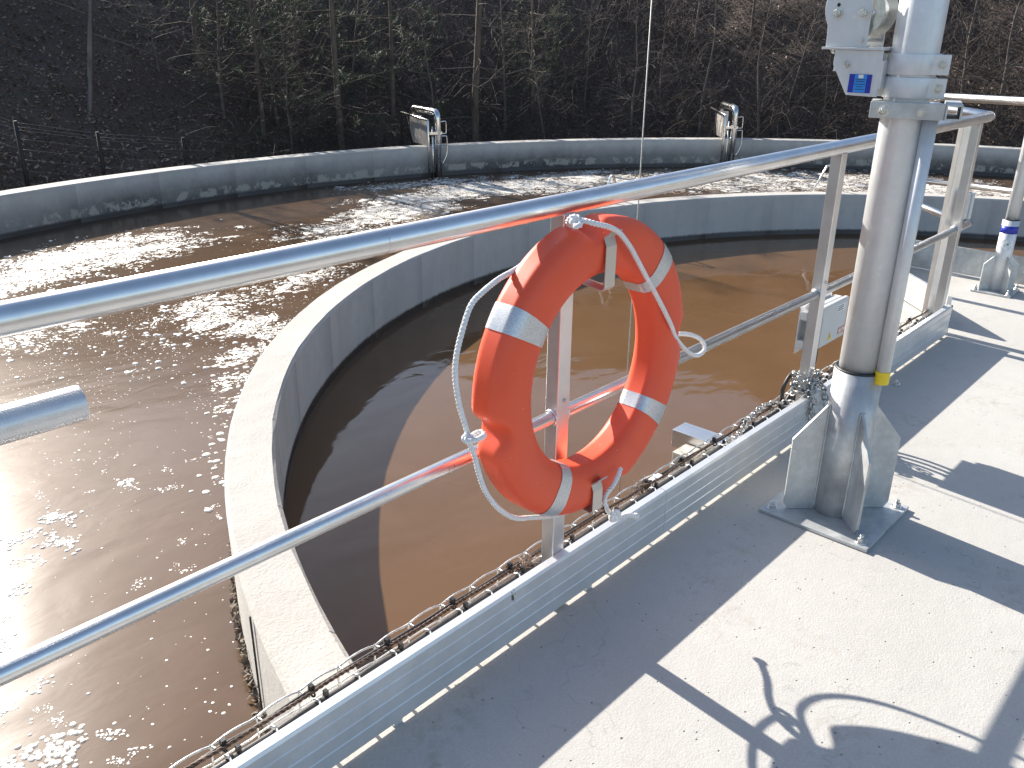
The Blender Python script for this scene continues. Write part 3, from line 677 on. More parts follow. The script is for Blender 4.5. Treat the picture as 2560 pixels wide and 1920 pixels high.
for x, z, r in ((-.112, 1.486, .0085), (-.116, 1.420, .005), (-.20, 1.45, .005)):
    MB().cyl(WX@Vector((x, -.062, z)), WX@Vector((x, .062, z)), r, 16).build("tie_rod", STEEL, w)
dr = MB()
for y0, y1, r in ((-.050, -.046, .072), (-.046, .046, .045), (.046, .050, .072)): dr.cyl(WX@Vector((-.150, y0, 1.492)), WX@Vector((-.150, y1, 1.492)), r, 40)
dr.build("drum", STEEL, w)
MB().tube([WX@Vector((-.150+.048*math.cos(t*.35), -.044+.088*t/200, 1.492+.048*math.sin(t*.35))) for t in range(200)], .0028, 6).build("wound_cable", WIRE, w)
MB().cyl(WX@Vector((-.15, .066, 1.52)), WX@Vector((-.15, .11, 1.52)), .014, 20).build("crank_hub", STEEL, w)
# jib above the frame and the hoisting wire
TIP = Vector((3.012, .825, 0)); MB().tube([AX+Vector((0, 0, 2.35)), AX.lerp(TIP, .5)+Vector((0, 0, 2.72)), TIP+Vector((0, 0, 2.86))], .036, 20).build("jib", GALV_L, dv)
pl = MB().cyl(TIP+Vector((-.035, .015, 2.80)), TIP+Vector((-.035, -.015, 2.80)), .035, 24).build("pulley", STEEL, dv)
MB().tube([TIP+Vector((0, 0, 2.80)), TIP+Vector((.001, 0, -.60)), TIP+Vector((.001, 0, -.72))], .0027, 8).build("hoist_wire", plain("dull_wire_rope", (.34, .33, .31), .55, .5, .3, 90), dv)

# ------------------------------------------------------------------ second socket near the far kick plate
B2 = Vector((5.70, .02, 0)); d2 = thing("davit_socket", B2, "small galvanised socket post with blue band and round white sticker by the kick plate", "davit")
p2 = MB().box((B2.x-.11, B2.y-.11, .001), (B2.x+.11, B2.y+.11, .010)).build("base_plate", GALV, d2, bevel=.001)
for sx in (-1, 1):
    for sy in (-1, 1): bolt(p2, (B2.x+sx*.09, B2.y+sy*.09, .010), (0, 0, 1), .010, .012, .02)
MB().pipe((B2.x, B2.y, .0105), (B2.x, B2.y, .435), .0455, .040, 36).build("sleeve", GALV_L, d2)
MB().tube([(B2.x+.042*math.cos(a), B2.y+.042*math.sin(a), .436) for a in [i*math.pi/16 for i in range(32)]], .004, 6, closed=True).build("seal_ring", BLACK, d2)
MB().pipe((B2.x, B2.y, .35), (B2.x, B2.y, 1.75), .0345, .031, 32).build("pole", GALV_L, d2)
MB().pipe((B2.x, B2.y, .358), (B2.x, B2.y, .402), .0460, .0457, 36).build("blue_band", BLUE, d2)
for k in range(4):
    a = math.radians(45+90*k); R = Matrix.Translation(B2)@Matrix.Rotation(a, 4, 'Z')@XZ
    MB().prism([(.0452, .0105), (.108, .0105), (.108, .17), (.0452, .225)], -.003, .003, R).build("gusset", GALV, d2)
va = math.atan2(-1.22-B2.y, 0-B2.x)
def cyl_patch(c, r, a0, z0, rad, n=28):
    "round sticker wrapped on a vertical tube"
    vs = [(c.x+r*math.cos(a0), c.y+r*math.sin(a0), z0)]
    for i in range(n):
        t = 2*math.pi*i/n; a = a0+rad*math.cos(t)/r; vs.append((c.x+r*math.cos(a), c.y+r*math.sin(a), z0+rad*math.sin(t)))
    return MB().add(vs, [(0, 1+i, 1+(i+1) % n) for i in range(n)], True)
stk = cyl_patch(B2, .0458, va, .290, .032).build("round_sticker", WHITE, d2)
m = MB()
for i in range(28):
    if i % 7 == 0: continue
    t0, t1 = 2*math.pi*i/28, 2*math.pi*(i+.8)/28
    q = [(va+.029*math.cos(t)/.0459, .290+.029*math.sin(t)) for t in (t0, t1)]+[(va+.0275*math.cos(t)/.0459, .290+.0275*math.sin(t)) for t in (t1, t0)]
    m.add([(B2.x+.0460*math.cos(a), B2.y+.0460*math.sin(a), z) for a, z in q], [(0, 1, 2, 3)])
tag(m.build("sticker_rim", INK, stk), kind="stuff")
cyl_patch(B2, .0460, va+.22, .297, .006, 12).build("sticker_dot", GREEN, stk)
for z, w in ((.297, .020), (.287, .022)):
    q = [(va-.24, z), (va+.10, z), (va+.10, z+.0028), (va-.24, z+.0028)]
    MB().add([(B2.x+.0460*math.cos(a), B2.y+.0460*math.sin(a), zz) for a, zz in q], [(0, 1, 2, 3)]).build("sticker_text", GREEN if z > .29 else INK, stk)

# ------------------------------------------------------------------ wire-mesh cable tray, cables, ties
tr = thing("cable_tray", (1.5, .11, -.06), "zinc wire-mesh cable tray running along the deck edge behind the toe board", "cable tray")
X0, X1, SP = -.9, 4.62, .105
nx = int((X1-X0)/SP)
def scal(i, amp): return [(X0+(i+j/6)*SP, amp*math.sin(math.pi*j/6)) for j in range(6)]
sag = [rng.uniform(-.002, .002) for _ in range(nx+2)]
for y, z, amp, r in ((.108, .098, .0045, .0026), (.111, .050, .001, .0023), (.090, .028, 0, .0023), (.058, .028, 0, .0023), (.034, .086, .002, .0023)):
    pts = []
    for i in range(nx):
        for x, h in scal(i, amp): pts.append((x, y+h*.6, z+h+sag[i]*(1 if amp else 0)))
    MB().tube(pts, r, 6).build("long_wire", WIRE, tr)
for i in range(nx):
    x = X0+i*SP; z = sag[i]
    MB().tube(spline([(x, .108, .102+z), (x+.002, .113, .07), (x, .108, .03), (x, .085, .025), (x, .055, .025), (x-.001, .036, .05), (x, .030, .09), (x+.002, .034, .118), (x, .052, .113)], 3), .0025, 6).build("cross_wire", WIRE, tr)
    # short upper rung to the cable bundle
    MB().tube([(x, .108, .099+z), (x+.004, .092, .099), (x+.006, .076, .098)], .0023, 6).build("cross_wire", WIRE, tr)
for j, x in enumerate([.2, .68, 1.7, 2.75, 3.6, 4.1]):
    MB().box((x-.03, .0405, -.06), (x+.03, .110, .0225), None).build("tray_bracket", ALU_T, tr)
def wob(y, z, amp, seed, x0=X0, x1=X1, n=60):
    q = random.Random(seed); return spline([(x0+(x1-x0)*i/n, y+q.uniform(-amp, amp), z+q.uniform(-amp, amp)) for i in range(n+1)], 4)
tag(MB().tube(wob(.043, .098, .002, 1), .0115, 12).build("cable", BLACK), "thick black conduit lying along the deck edge inside the tray", "cable")
tag(MB().tube(wob(.080, .106, .003, 2), .0048, 8).build("cable", BLACK), "thin black cable tied to the tray's upper rungs", "cable")
def twist(y, z, seed, r, ph):
    c = resample(wob(y, z, .003, seed), .006); return [p+Vector((0, math.cos(i*.9+ph), math.sin(i*.9+ph)))*r for i, p in enumerate(c)]
m = MB()
for ph in (0, 2.1, 4.2): m.tube(twist(.072, .110, 5, .0028, ph), .0021, 5)
tag(m.build("earth_wire", COPPER), "twisted copper earth wire running beside the thin black cable in the tray", "cable")
for i in range(0, nx, 2):
    x = X0+i*SP+.012; gx = thing("cable_tie", (x, .06, .10), "black cable tie fastening wires to the mesh tray", "cable tie", "cable ties along the tray")
    MB().tube([(x, .077+.012*math.cos(t), .107+.009*math.sin(t)) for t in [k*math.pi/6 for k in range(12)]], .0023, 6, closed=True).build("strap", TIE, gx)
    MB().box((x-.005, .071, .114), (x+.005, .082, .128)).build("head", TIE, gx)
    MB().box((x+.010, .040, .110), (x+.019, .050, .124)).build("head", TIE, gx)
    MB().tube([(x+.014, .043+.013*math.cos(t), .098+.013*math.sin(t)) for t in [k*math.pi/6 for k in range(12)]], .0022, 6, closed=True).build("strap", TIE, gx)
# dry weed bits caught at the railing post and on the tray
def debris(name, c, n, s, lab):
    m = MB()
    for _ in range(n):
        p = Vector(c)+Vector((rng.gauss(0, s), rng.gauss(0, s*.6), rng.gauss(0, s*.7))); d = Vector((rng.uniform(-1, 1), rng.uniform(-1, 1), rng.uniform(-1, 1))).normalized()*rng.uniform(.008, .025)
        m.tube([p-d, p+Vector((rng.uniform(-1, 1), 0, rng.uniform(-1, 1)))*.004, p+d], rng.uniform(.0006, .0016), 4)
    tag(m.build(name, DRYLEAF), lab, "debris", kind="stuff")
debris("dry_weed", (1.46, .055, .10), 120, .016, "dry brown weed caught where the tray meets the railing post")
debris("dry_weed", (2.05, .085, .10), 70, .016, "dry brown weed tangled in the tray under the lifebuoy")
# a white cable clip
for px, py, zz, lab in ((1640, 1195, .105, "white plastic cable clip on the tray under the lifebuoy"), (2060, 940, .105, "white plastic cable clip on the tray beside the column")):
    p = pix(px, py, zz); t_ = thing("cable_clip", p, lab, "clip")
    MB().box((p.x-.028, p.y-.008, p.z-.012), (p.x+.028, p.y+.012, p.z+.004)).build("clip_body", WHITE, t_, bevel=.003)
    MB().box((p.x-.012, p.y-.013, p.z+.0045), (p.x+.016, p.y+.004, p.z+.010)).build("clip_lid", WHITE, t_, bevel=.002)

# ------------------------------------------------------------------ chain slung over the tray and round the post
ch = thing("chain", (2.98, .0, .17), "galvanised link chain knotted round the railing post and slung along the tray", "chain")
LL, LW, LR = .030, .0105, .0031
lp = []
for i in range(20):
    t = 2*math.pi*i/20; c, s = math.cos(t), math.sin(t); L2 = LL/2-LW
    lp.append(Vector((c*LW+(L2 if c > 0 else -L2)*(1 if abs(c) > 1e-6 else 0), s*LW, 0)))
lm = MB().tube(lp, LR, 6, closed=True); proto = None; nl = 0
def chain(pts, jit=.0):
    global proto, nl
    c = resample(spline(pts, 12), LL-2*LR-.001)
    for i in range(len(c)-1):
        p = (c[i]+c[i+1])/2; d = (c[i+1]-c[i]).normalized(); N, B = frame(d); a = math.pi/2*(nl % 2)+.5+rng.uniform(-.3, .3); nl += 1
        n2 = N*math.cos(a)+B*math.sin(a); b2 = d.cross(n2); Mx = Matrix((d, n2, b2)).transposed().to_4x4(); Mx.translation = p-ch.location+Vector((rng.uniform(-1, 1), rng.uniform(-1, 1), rng.uniform(-1, 1)))*jit
        if proto is None: proto = lm.build("link", GALV_C); o = proto
        else: o = bpy.data.objects.new("link", proto.data); link(o)
        o.parent = ch; o.matrix_local = Mx
GALV_C = plain("chain_zinc", (.42, .42, .41), .33, .9, .35, 120)
cp = lambda a, b, z: pix(1640+a/4.739, 900+b/4.739, z)
chain([cp(790, 1010, .115), cp(900, 950, .115), cp(1010, 850, .115), cp(1060, 750, .12), cp(1150, 660, .12), cp(1250, 570, .125), cp(1370, 515, .125), cp(1500, 510, .13), cp(1600, 505, .14), cp(1640, 470, .16)])
px0 = 2.997
for k in range(4):
    r, z = .036+.006*(k % 2), .172+.016*k
    chain([Vector((px0+(r+.004)*math.cos(t+k), .002+(r)*math.sin(t+k), z+.012*math.sin(2*t+k)+(.012 if k == 3 else 0))) for t in [i*math.pi/5 for i in range(11)]], .004)
chain([Vector((px0-.045, -.035, .19)), Vector((px0-.05, -.052, .165)), Vector((px0-.05, -.056, .13)), Vector((px0-.052, -.056, .085)), Vector((px0-.052, -.055, .07))])
chain([Vector((px0-.025, -.035, .20)), Vector((px0-.026, -.052, .168)), Vector((px0-.026, -.056, .12)), Vector((px0-.03, -.056, .075))])
chain([Vector((px0+.04, -.035, .20)), Vector((px0+.062, -.050, .178)), Vector((px0+.075, -.056, .14)), Vector((px0+.08, -.056, .10)), Vector((px0+.07, -.056, .09))])
chain([Vector((px0-.04, .03, .19)), Vector((px0+.03, .05, .185)), Vector((px0+.06, .02, .19)), Vector((px0+.05, -.03, .20)), Vector((px0, -.04, .195)), Vector((px0-.05, -.02, .185))], .004)

# ------------------------------------------------------------------ junction boxes
def jbox(name, x0, x1, y0, y1, z0, z1, lab, tagged=True):
    c = Vector(((x0+x1)/2, y1, z0)); t = thing(name, c, lab, "junction box", None)
    b = MB().box((x0, y0+.022, z0), (x1, y1, z1)).build("case", BOXM, t, bevel=.008)
    l = MB().box((x0-.003, y0, z0-.003), (x1+.003, y0+.020, z1+.003)).build("lid", BOXM, t, bevel=.006)
    for sx in (x0+.016, x1-.016):
        for sz in (z0+.016, z1-.016): MB().cyl((sx, y0-.0012, sz), (sx, y0+.001, sz), .006, 14).build("screw", STEEL, l)
    return t, l
jx, jy = 3.040, -.016
JB, JL = jbox("junction_box", jx, jx+.222, jy, jy+.060, .335, .490, "grey junction box with warning stickers mounted on the post beside the winch column")
MB().box((2.968, jy+.061, .318), (jx+.20, jy+.065, .498)).build("mounting_plate", ALU_T, JB)
MB().box((2.975, .021, .34), (3.02, jy+.0605, .37)).build("mounting_arm", ALU_T, JB); MB().box((2.975, .021, .45), (3.02, jy+.0605, .48)).build("mounting_arm", ALU_T, JB)
MB().box((jx+.115, jy-.0012, .448), (jx+.19, jy-.0002, .478)).build("name_plate", WHITE, JL)
for z in (.469, .461, .453): MB().box((jx+.122, jy-.0018, z), (jx+.175, jy-.0014, z+.003)).build("plate_text", INK, JL)
MB().box((jx+.155, jy-.0012, .352), (jx+.225, jy-.0002, .378)).build("red_sticker", RED, JL)
MB().box((jx+.163, jy-.0018, .358), (jx+.217, jy-.0014, .372)).build("sticker_field", WHITE, JL)
for z in (.361, .367): MB().box((jx+.170, jy-.0024, z), (jx+.205, jy-.0020, z+.003)).build("sticker_text", RED, JL)
MB().prism([(jx+.062, .350), (jx+.098, .350), (jx+.080, .381)], jy-.0012, jy-.0002, XZ).build("warning_triangle", YEL, JL)
MB().prism([(jx+.081, .355), (jx+.077, .364), (jx+.081, .364), (jx+.079, .373), (jx+.085, .362), (jx+.081, .362)], jy-.0018, jy-.0014, XZ).build("warning_bolt", INK, JL)
for k, (x, dx) in enumerate(((jx+.025, -.05), (jx+.055, -.045), (jx+.085, -.04))):
    MB().cyl((x, jy+.045, .306), (x, jy+.045, .336), .012, 12).build("cable_gland", TIE, JB)
    MB().tube(spline([(x, jy+.045, .31), (x+.004, jy+.045, .26), (x-.01, jy+.047, .21), (x+dx, jy+.055, .17), (x+dx-.05, jy+.065, .12), (x+dx-.06, jy+.075, .05)], 8), .0080, 10).build("cable", BLACK, JB)
MB().tube(spline([(3.0, .05, .235), (2.965, .055, .215), (2.945, .06, .175), (2.955, .065, .12), (2.965, .07, .08)], 8), .0075, 10).build("cable", BLACK, JB)
e_ = (D1-D0).normalized(); n_ = Vector((e_.y, -e_.x, 0)); o_ = D0-n_*.045          # face parallel to the slanting rail, just outside it
def pid(px, py):
    d = fw+RT*((px-1280)/F_PX)-UP*((py-960)/F_PX); t = (o_-CAM).dot(n_)/d.dot(n_); p = CAM+d*t-o_; return p.dot(e_), p.z
(ur, zr), (ul, zl) = pid(2440, 484), pid(2388, 480); zb2 = pid(2430, 549)[1]
JR = Matrix((e_, -n_, Vector((0, 0, 1)))).transposed().to_4x4(); JR.translation = o_
JB2 = thing("junction_box", o_+e_*(ur+ul)/2+Vector((0, 0, zb2)), "pale grey junction box on the slanting guardrail, behind the corner post", "junction box")
MB().box((ur, .018, zb2), (ul, .048, zr), JR).build("case", BOXM, JB2, bevel=.006)
l2 = MB().box((ur-.002, 0, zb2-.002), (ul+.002, .0175, zr+.002), JR).build("lid", BOXM, JB2, bevel=.005)
for sx in (ur+.018, ul-.018):
    for sz in (zb2+.018, zr-.018): MB().cyl(JR@Vector((sx, -.0015, sz)), JR@Vector((sx, .001, sz)), .007, 14).build("screw", STEEL, l2)
MB().box((ur+.06, .02, .545), (ur+.09, .05, zb2+.004), JR).build("mounting_arm", ALU_T, JB2)

# aluminium bracket standing out from the slab below the tray
bb = thing("slab_bracket", (2.9, .1, -.2), "stained aluminium bracket sticking out over the brown water below the tray", "bracket")
MB().box((2.90, .04, -.205), (3.00, .50, -.125)).build("arm", ALU_P, bb, bevel=.003)
MB().box((2.79, .33, -.52), (2.895, .425, -.165)).build("leg", plain("stained_aluminium", (.60, .55, .46), .5, .3, .35, 25), bb, bevel=.003)

# ------------------------------------------------------------------ pipes over the outer wall
def rad(px, R, py=340):
    "point on the circle of radius R about the tank axis, in the direction of photo column px"
    d = fw+RT*((px-1280)/F_PX)-UP*((py-960)/F_PX); o = Vector((CAM.x-CX, CAM.y-CY)); dd = Vector((d.x, d.y))
    A = dd.dot(dd); B = 2*o.dot(dd); Cc = o.dot(o)-R*R; t = (-B+math.sqrt(B*B-4*A*Cc))/(2*A); return CAM+d*t
def sluice(P, lab):
    a = math.atan2(P.y-CY, P.x-CX); R = Matrix.Translation((P.x, P.y, 0))@Matrix.Rotation(a, 4, 'Z')    # local x = outwards over the wall, y = along it
    t = thing("overflow_pipe", (P.x, P.y, WZ), lab, "pipe", "pipes over the outer wall")
    def T(l): return [R@Vector(q) for q in l]
    r = .052; arc = [(-.09+.10*(1-math.cos(q)), 0, .16+.10*math.sin(q)) for q in [i*math.pi/16 for i in range(9)]]
    arc2 = [(.74+.10*math.sin(q), 0, .16+.10*math.cos(q)) for q in [i*math.pi/16 for i in range(9)]]
    MB().tube(T([(-.09, 0, -.85)]+arc+arc2+[(.84, 0, -.5)]), r, 24).build("pipe", STAIN, t)
    for z in (-.04, -.22): MB().tube(T([(-.09, 0, z), (-.09, 0, z+.012)]), r+.006, 24).build("pipe_coupling", STAIN, t)
    MB().tube(T([(.14, 0, .26), (.15, 0, .26)]), r+.004, 24).build("pipe_coupling", STAIN, t)
    MB().tube(T([(-.11, .17, -.84), (-.11, .17, .13), (-.10, .17, .15), (.92, .17, .19), (.95, .17, .17), (.95, .17, -.6)]), .018, 12).build("frame", STAIN, t)
    MB().tube(T([(-.11, .10, -.84), (-.11, .10, .06)]), .012, 10).build("guide_rod", STAIN, t)
    c = MB().box((.06, .10, ZW+.004), (.74, .104, .15), R).build("cover_plate", STAINB, t)
    MB().box((.735, -.10, ZW+.004), (.74, .0995, .15), R).build("cover_plate", STAINB, t)
    MB().prism([(.86, ZW+.004), (.62, ZW+.004), (.86, .15)], .105, .109, R@XZ).build("cover_flap", STAIN, t)
    for z in (-.18, -.06, .06): MB().box((.34, .1045, z), (.36, .108, z+.05), R).build("slot", WHITE, c)
    h = spline([(-.10, -.05, .12), (-.12, -.11, .13), (-.12, -.125, .10), (-.12, -.125, -.03), (-.12, -.11, -.05), (-.10, -.05, -.05)], 4)
    MB().tube(T(h), .009, 8).build("handle", STAIN, t)
    h = spline([(-.10, -.05, -.09), (-.12, -.12, -.09), (-.12, -.135, -.12), (-.12, -.135, -.35), (-.11, -.05, -.52)], 4)
    MB().tube(T(h), .009, 8).build("handle", STAIN, t)
    MB().box((-.14, -.05, -.06), (-.04, .16, -.02), R).build("clamp", STAIN, t)
    return t
P1 = rad(1091, R_OUT+.02, 440); sluice(P1, "bent stainless overflow pipe with frame clamped over the outer wall, before a straight tree trunk")
P2 = rad(1824, R_OUT+.02, 395); sluice(P2, "bent stainless overflow pipe with frame on the outer wall, before dense bare scrub")
# bent rods standing in the channel behind the basin wall
for px, py, s, lab in ((2063, 475, 1.0, "inverted-V steel rod standing behind the basin wall, next to a railing post"), (1529, 468, .8, "small hooped steel rod standing behind the basin wall, above the lifebuoy")):
    p = rad(px, R_IN2+.06, py); a = math.atan2(p.y-CY, p.x-CX)+math.pi/2; d = Vector((-math.cos(a), -math.sin(a), 0)); u = -d
    t = thing("bent_rod", (p.x, p.y, WZ), lab, "rod"); b = Vector((p.x, p.y, 0))
    MB().tube([b-u*.36*s+Vector((0, 0, WZ-.03)), b-u*.02*s+Vector((0, 0, .022*s)), b-u*.007*s+Vector((0, 0, .034*s)), b+u*.007*s+Vector((0, 0, .034*s)), b+u*.02*s+Vector((0, 0, .022*s)), b+u*.36*s+Vector((0, 0, WZ-.03))], .012, 10).build("rod", STAIN, t)
# joint rod on the basin wall's outer face
a = math.atan2(.847-CY, 1.085-CX); p = Vector((CX+(R_IN2+.006)*math.cos(a), CY+(R_IN2+.006)*math.sin(a), 0))
tag(MB().tube([p+Vector((0, 0, ZW-.01)), p+Vector((0, 0, WZ-.05))], .0035, 8).build("joint_strip", BLACK, loc=(p.x, p.y, WZ)), "thin dark vertical strip on the outer face of the basin wall", "strip")

# ------------------------------------------------------------------ wire fence
fz = [(-90, .62), (57, .30), (255, .08), (464, -.09)]; fp = []
DWIRE = plain("dull_fence_wire", (.16, .16, .16), .5, .5, .3, 30)
fe = thing("wire_fence", (4.2, 11.3, -.7), "dark post and wire fence behind the outer wall at the foot of the slope", "fence")
for px, zt in fz:
    p = rad(px, 12.25, 400); fp.append((Vector((p.x, p.y, 0)), zt))
    gz = ground_z(p.x, p.y); b = MB().cyl((p.x, p.y, gz-.15), (p.x, p.y, zt), .028, 10, .024).build("post", FENCE, fe)
for (a, za), (b, zb) in zip(fp, fp[1:]):
    for k, h in enumerate((.0, .05, .09, .20, .33, .46, .60, .76)):
        za2, zb2 = za-.02-h, zb-.02-h
        MB().tube([z_(a.lerp(b, q/6), za2+(zb2-za2)*q/6) for q in range(7)], .0022, 4).build("wire", DWIRE, fe)

# ------------------------------------------------------------------ slope vegetation
def grow(m, p, d, L, r, depth, q, spread=.75, up=.15, seg=5, kids=(3, 6), sides=4, rmin=.0016, out=None):
    pts, rr = [p.copy()], [r]; n = seg if depth > 0 else 3
    for i in range(n):
        d = (d+Vector((q.gauss(0, .16), q.gauss(0, .16), q.gauss(0, .12)+up*.25))).normalized(); p = p+d*(L/n); pts.append(p.copy()); rr.append(max(rmin, r*(1-.75*(i+1)/n)))
    m.tube(pts, rr, sides if r > .006 else 3, caps=False)
    if out is not None: out += pts[1:]
    if depth <= 0: return
    for _ in range(q.randint(*kids)):
        k = q.uniform(.15, 1)*n; i = min(int(k), n-1); b = pts[i].lerp(pts[i+1], k-i)
        dd = (pts[i+1]-pts[i]).normalized(); N, B = frame(dd); a = q.uniform(0, 6.28)
        nd = (dd*(1-spread*.5)+(N*math.cos(a)+B*math.sin(a))*spread).normalized()
        grow(m, b, nd, L*q.uniform(.35, .62), max(rmin, rr[i]*.5), depth-1, q, spread, up, seg, kids, sides, rmin, out)
def sapling_mesh(seed, H, r):
    q = random.Random(seed); tr_, cr = MB(), MB(); p = Vector((0, 0, -.15)); pts, rr = [p], [r*1.15]; d = Vector((q.gauss(0, .05), q.gauss(0, .05), 1)).normalized(); n = 12
    for i in range(n):
        d = (d+Vector((q.gauss(0, .06), q.gauss(0, .06), .06))).normalized(); p = p+d*(H/n); pts.append(p.copy()); rr.append(max(.004, r*(1-.8*(i+1)/n)))
    tr_.tube(pts, rr, 8)
    for k in range(26):
        t = q.uniform(.06, .98)*n; i = min(int(t), n-1); b = pts[i].lerp(pts[i+1], t-i); a = q.uniform(0, 6.28)
        nd = Vector((math.cos(a), math.sin(a), q.uniform(.1, .9))).normalized()
        grow(cr, b, nd, H*q.uniform(.14, .34)*(1.15-.5*t/n), max(.004, rr[i]*.42), 2, q, .8, .12, 5, (2, 4), 4, .0022)
    return tr_, cr
class Proto:
    def __init__(s, name, tm, cm, bark, crown_mat, cname="crown"):
        s.name = name; o = tm.build("trunk", bark); c = cm.build(cname, crown_mat); s.t, s.c = o.data, c.data; s.cn = cname
        bpy.data.objects.remove(o); bpy.data.objects.remove(c)
    def put(s, x, y, rot, sc, label, cat, group, dz=0):
        t = thing(s.name, (x, y, ground_z(x, y)+dz), label, cat, group); t.rotation_euler.z = rot; t.scale = (sc, sc, sc)
        for nm, me in (("trunk", s.t), (s.cn, s.c)):
            o = bpy.data.objects.new(nm, me); o.parent = t; link(o)
        return t
SAP = [Proto("bare_sapling", *sapling_mesh(s, H, r), BARK, BARK) for s, H, r in ((1, 3.4, .030), (2, 3.0, .024), (3, 3.7, .036), (4, 2.6, .020))]
LAB_S = "leafless grey sapling deep in the tangled twigs up the slope"
LABS = {725: "leafless sapling standing between the wire fence and the front pines", 1077: "leafless sapling rising right behind the overflow pipe next to the tall straight trunk", 1370: "leafless sapling between the tall straight trunk and the hoist wire", 1576: "leafless sapling seen close beside the hoist wire, away from the tall trunk", 1747: "leafless sapling between the hoist wire and the overflow pipe before dense scrub", 1896: "leafless sapling between the overflow pipe in the scrub and the winch", 2480: "leafless sapling behind the end platform, past the winch column"}
q = random.Random(21)
sap = [(567, 13.4), (725, 12.3), (700, 13.0), (1077, 12.3), (1370, 12.2), (1576, 12.4), (1640, 13.2), (1747, 12.6), (1896, 12.2), (1960, 13.2), (1260, 13.0), (1460, 13.6), (2050, 13.0), (2390, 13.2), (890, 14.0), (1720, 14.6), (2480, 12.8), (420, 14.4), (1110, 14.8), (1330, 14.9), (1550, 15.2), (1850, 15), (2160, 14.2)]
for i, (px, R) in enumerate(sap):
    p = rad(px, R); SAP[(i*3+i//4) % 4].put(p.x, p.y, q.uniform(0, 6.28), q.uniform(.75, 1.1), LABS.get(px, LAB_S), "tree", "bare saplings on the slope")
# straight trees with visible trunks
def tall(seed, H, r, nb, needles, b0=.12):
    q = random.Random(seed); tm, cm, nm = MB(), MB(), MB(); pts, rr = [Vector((0, 0, -.2))], [r*1.1]; d = Vector((0, 0, 1)); n = 16
    for i in range(n): d = (d+Vector((q.gauss(0, .012), q.gauss(0, .012), .10))).normalized(); pts.append(pts[-1]+d*(H/n)); rr.append(r*(1-.7*(i+1)/n))
    tm.tube(pts, rr, 12)
    for k in range(nb):
        t = (b0+(.97-b0)*k/nb)*n; i = min(int(t), n-1); b = pts[i].lerp(pts[i+1], t-i); a = k*2.4+q.uniform(-.5, .5); up = q.uniform(-.12, .35)
        out = []; L = q.uniform(.7, 1.5)*(1.1-.5*t/n)
        grow(cm, b, Vector((math.cos(a), math.sin(a), up)).normalized(), L, .011, 1, q, .75, -.03, 6, (2, 4), 4, .0022, out)
        if needles:
            for tip in out[2:]:
                if q.random() < .25: continue
                dr = (tip-b).normalized()
                for _ in range(q.randint(18, 30)):
                    v = (Vector((q.gauss(0, 1), q.gauss(0, 1), q.gauss(0, 1))).normalized()+dr*.8).normalized(); l = q.uniform(.08, .14); w = v.cross(Vector((q.gauss(0, 1), q.gauss(0, 1), q.gauss(0, 1)))).normalized()*.0020
                    c0 = tip+Vector((q.gauss(0, .03), q.gauss(0, .03), q.gauss(0, .025)))
                    nm.add([c0-w, c0+w, c0+v*l], [(0, 1, 2)])
    return tm, cm, nm
PINE = []
for s, H, r, nb in ((11, 4.6, .062, 30), (12, 3.6, .048, 30)):
    tm, cm, nm = tall(s, H, r, nb, True, .14); pr = Proto("pine_tree", tm, cm, PBARK, PBARK, "branches"); o = nm.build("crown", NEEDLE); pr.n = o.data; bpy.data.objects.remove(o); PINE.append(pr)
for i, (px, R, sc, k, lab) in enumerate([(852, 12.5, 1, 0, "young pine with bare lower trunk and dark needles, nearest neighbour of the tall straight trunk"), (660, 12.9, .9, 1, "bushy young pine with needles reaching low above the fence end"), (985, 13.1, 1, 1, "dark young pine whose needles hang beside the tall straight trunk"), (520, 14.6, 1, 0, "pine high on the open leafy slope behind the fence"), (760, 13.8, 1, 1, "broad pine filling the gap behind the two front pines"), (1330, 13.4, .8, 1, "small pine half hidden behind leafless saplings"), (120, 17.2, .9, 1, "shaded pine at the top of the open slope behind the pale trunk")]):
    p = rad(px, R); t = PINE[k].put(p.x, p.y, i*1.3, sc, lab, "tree", None); o = bpy.data.objects.new("crown", PINE[k].n); o.parent = t; link(o)
tm, cm, nm = tall(15, 5.2, .074, 26, False, .12); p = rad(1188, 12.5); t = Proto("bare_tree", tm, cm, PBARK, BARK, "branches").put(p.x, p.y, .4, 1, "tall straight grey tree trunk with drooping dead branches behind the outer wall", "tree", None)
tm, cm, nm = tall(16, 4.4, .036, 12, False, .3); p = rad(213, 13.9, 205); t = Proto("bare_tree", tm, cm, BIRCH, BARK, "branches").put(p.x, p.y, 0, 1, "slender pale trunk standing alone on the leafy slope above the fence", "tree", None); t.rotation_mode = "QUATERNION"; t.rotation_quaternion = Matrix.Rotation(math.radians(11), 3, Vector((math.cos(1.1), math.sin(1.1), 0))).to_quaternion()
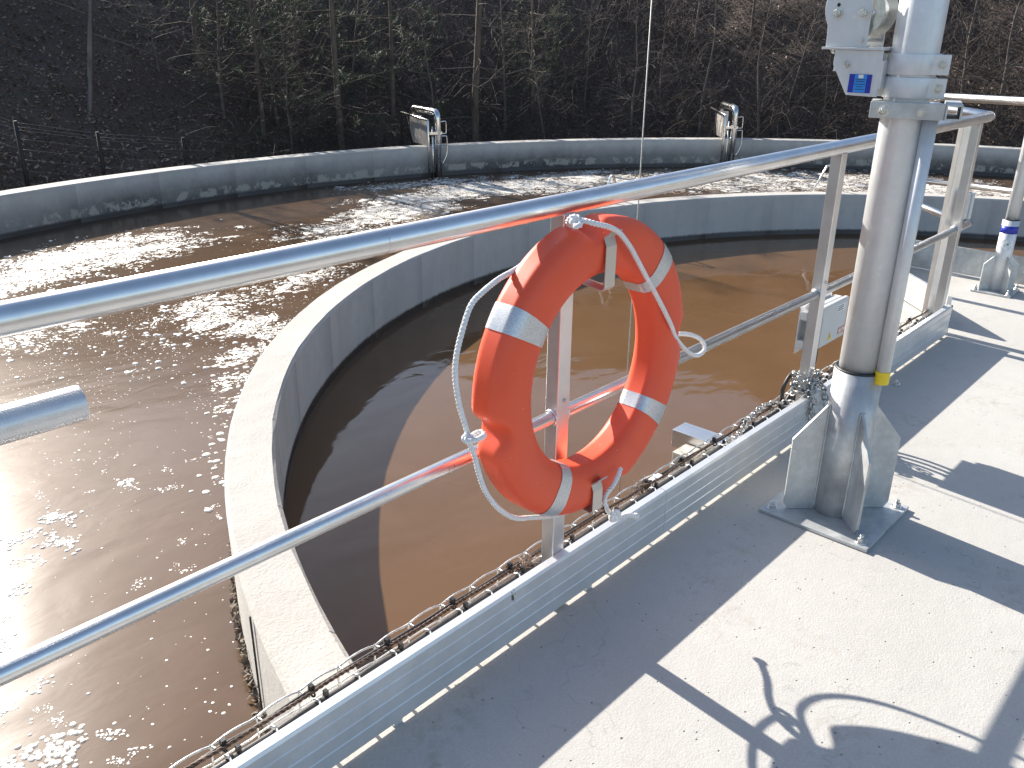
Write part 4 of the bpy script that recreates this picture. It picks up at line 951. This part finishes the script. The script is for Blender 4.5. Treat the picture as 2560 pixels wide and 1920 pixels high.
# tangled undergrowth, dead leaves and winter grass (uncountable)
def vis(px0, px1, R0, R1): p = rad(q.uniform(px0, px1), R0+(R1-R0)*q.random()**1.3); return p
m = MB()
for _ in range(2300):
    p = vis(560, 2700, 11.9, 16.5); z = ground_z(p.x, p.y); a = q.uniform(0, 6.28); L = q.uniform(.35, 1.3); h = q.uniform(.25, 1.0); s = Vector((math.cos(a), math.sin(a), 0))
    b = Vector((p.x, p.y, z-.05)); bend = Vector((q.gauss(0, .15), q.gauss(0, .15), 0))
    pts = [b, b+s*L*.25+bend*.6+Vector((0, 0, h*.6)), b+s*L*.6+bend+Vector((0, 0, h)), b+s*L+Vector((0, 0, h*q.uniform(.5, 1.3)))]
    r = q.uniform(.0022, .006); m.tube(spline(pts, 3), r, 3, caps=False)
    if q.random() < .6:
        c = pts[2]; m.tube([c, c+Vector((q.gauss(0, .2), q.gauss(0, .2), q.uniform(.0, .3))), c+Vector((q.gauss(0, .35), q.gauss(0, .35), q.uniform(.1, .5)))], r*.6, 3, caps=False)
tag(m.build("undergrowth", BRAMBLE), "tangle of thin brown brambles and twigs covering the slope", "undergrowth", kind="stuff")
m = MB()
for _ in range(42000):
    p = vis(-250, 2800, 10.9, 18.5); z = ground_z(p.x, p.y)+q.uniform(.0, .05); s = q.uniform(.014, .046)
    u = Vector((q.gauss(0, 1), q.gauss(0, 1), q.gauss(0, .5))).normalized(); v = u.cross(Vector((q.gauss(0, .4), q.gauss(0, .4), 1))).normalized(); c = Vector((p.x, p.y, z))
    m.add([c-u*s, c+v*s*.5, c+u*s, c-v*s*.5+Vector((0, 0, s*.3))], [(0, 1, 2), (0, 2, 3)])
tag(m.build("leaf_litter", DRYLEAF), "brown dead leaves covering the shaded slope", "leaves", kind="stuff")
m = MB()
for _ in range(9000):
    p = vis(-150, 900, 11.0, 13.2); z = ground_z(p.x, p.y)
    if nz2(p.x+5, p.y, 1.1) < .42: continue
    a = q.uniform(0, 6.28); h = q.uniform(.06, .20); w = Vector((math.cos(a), math.sin(a), 0))*.004; l = Vector((q.gauss(0, .5), q.gauss(0, .5), 1)).normalized()*h; c = Vector((p.x, p.y, z-.01))
    m.add([c-w, c+w, c+l], [(0, 1, 2)])
tag(m.build("grass", GRASS), "short olive winter grass below the wire fence", "grass", kind="stuff")

# anchor nut left on the deck
p = pix(2240, 962, 0); t = thing("anchor_bolt", (p.x, p.y, 0), "small steel anchor bolt end standing on the deck past the column", "bolt")
bolt(t, (p.x, p.y, .002), (0, 0, 1), .011, .011, .01)
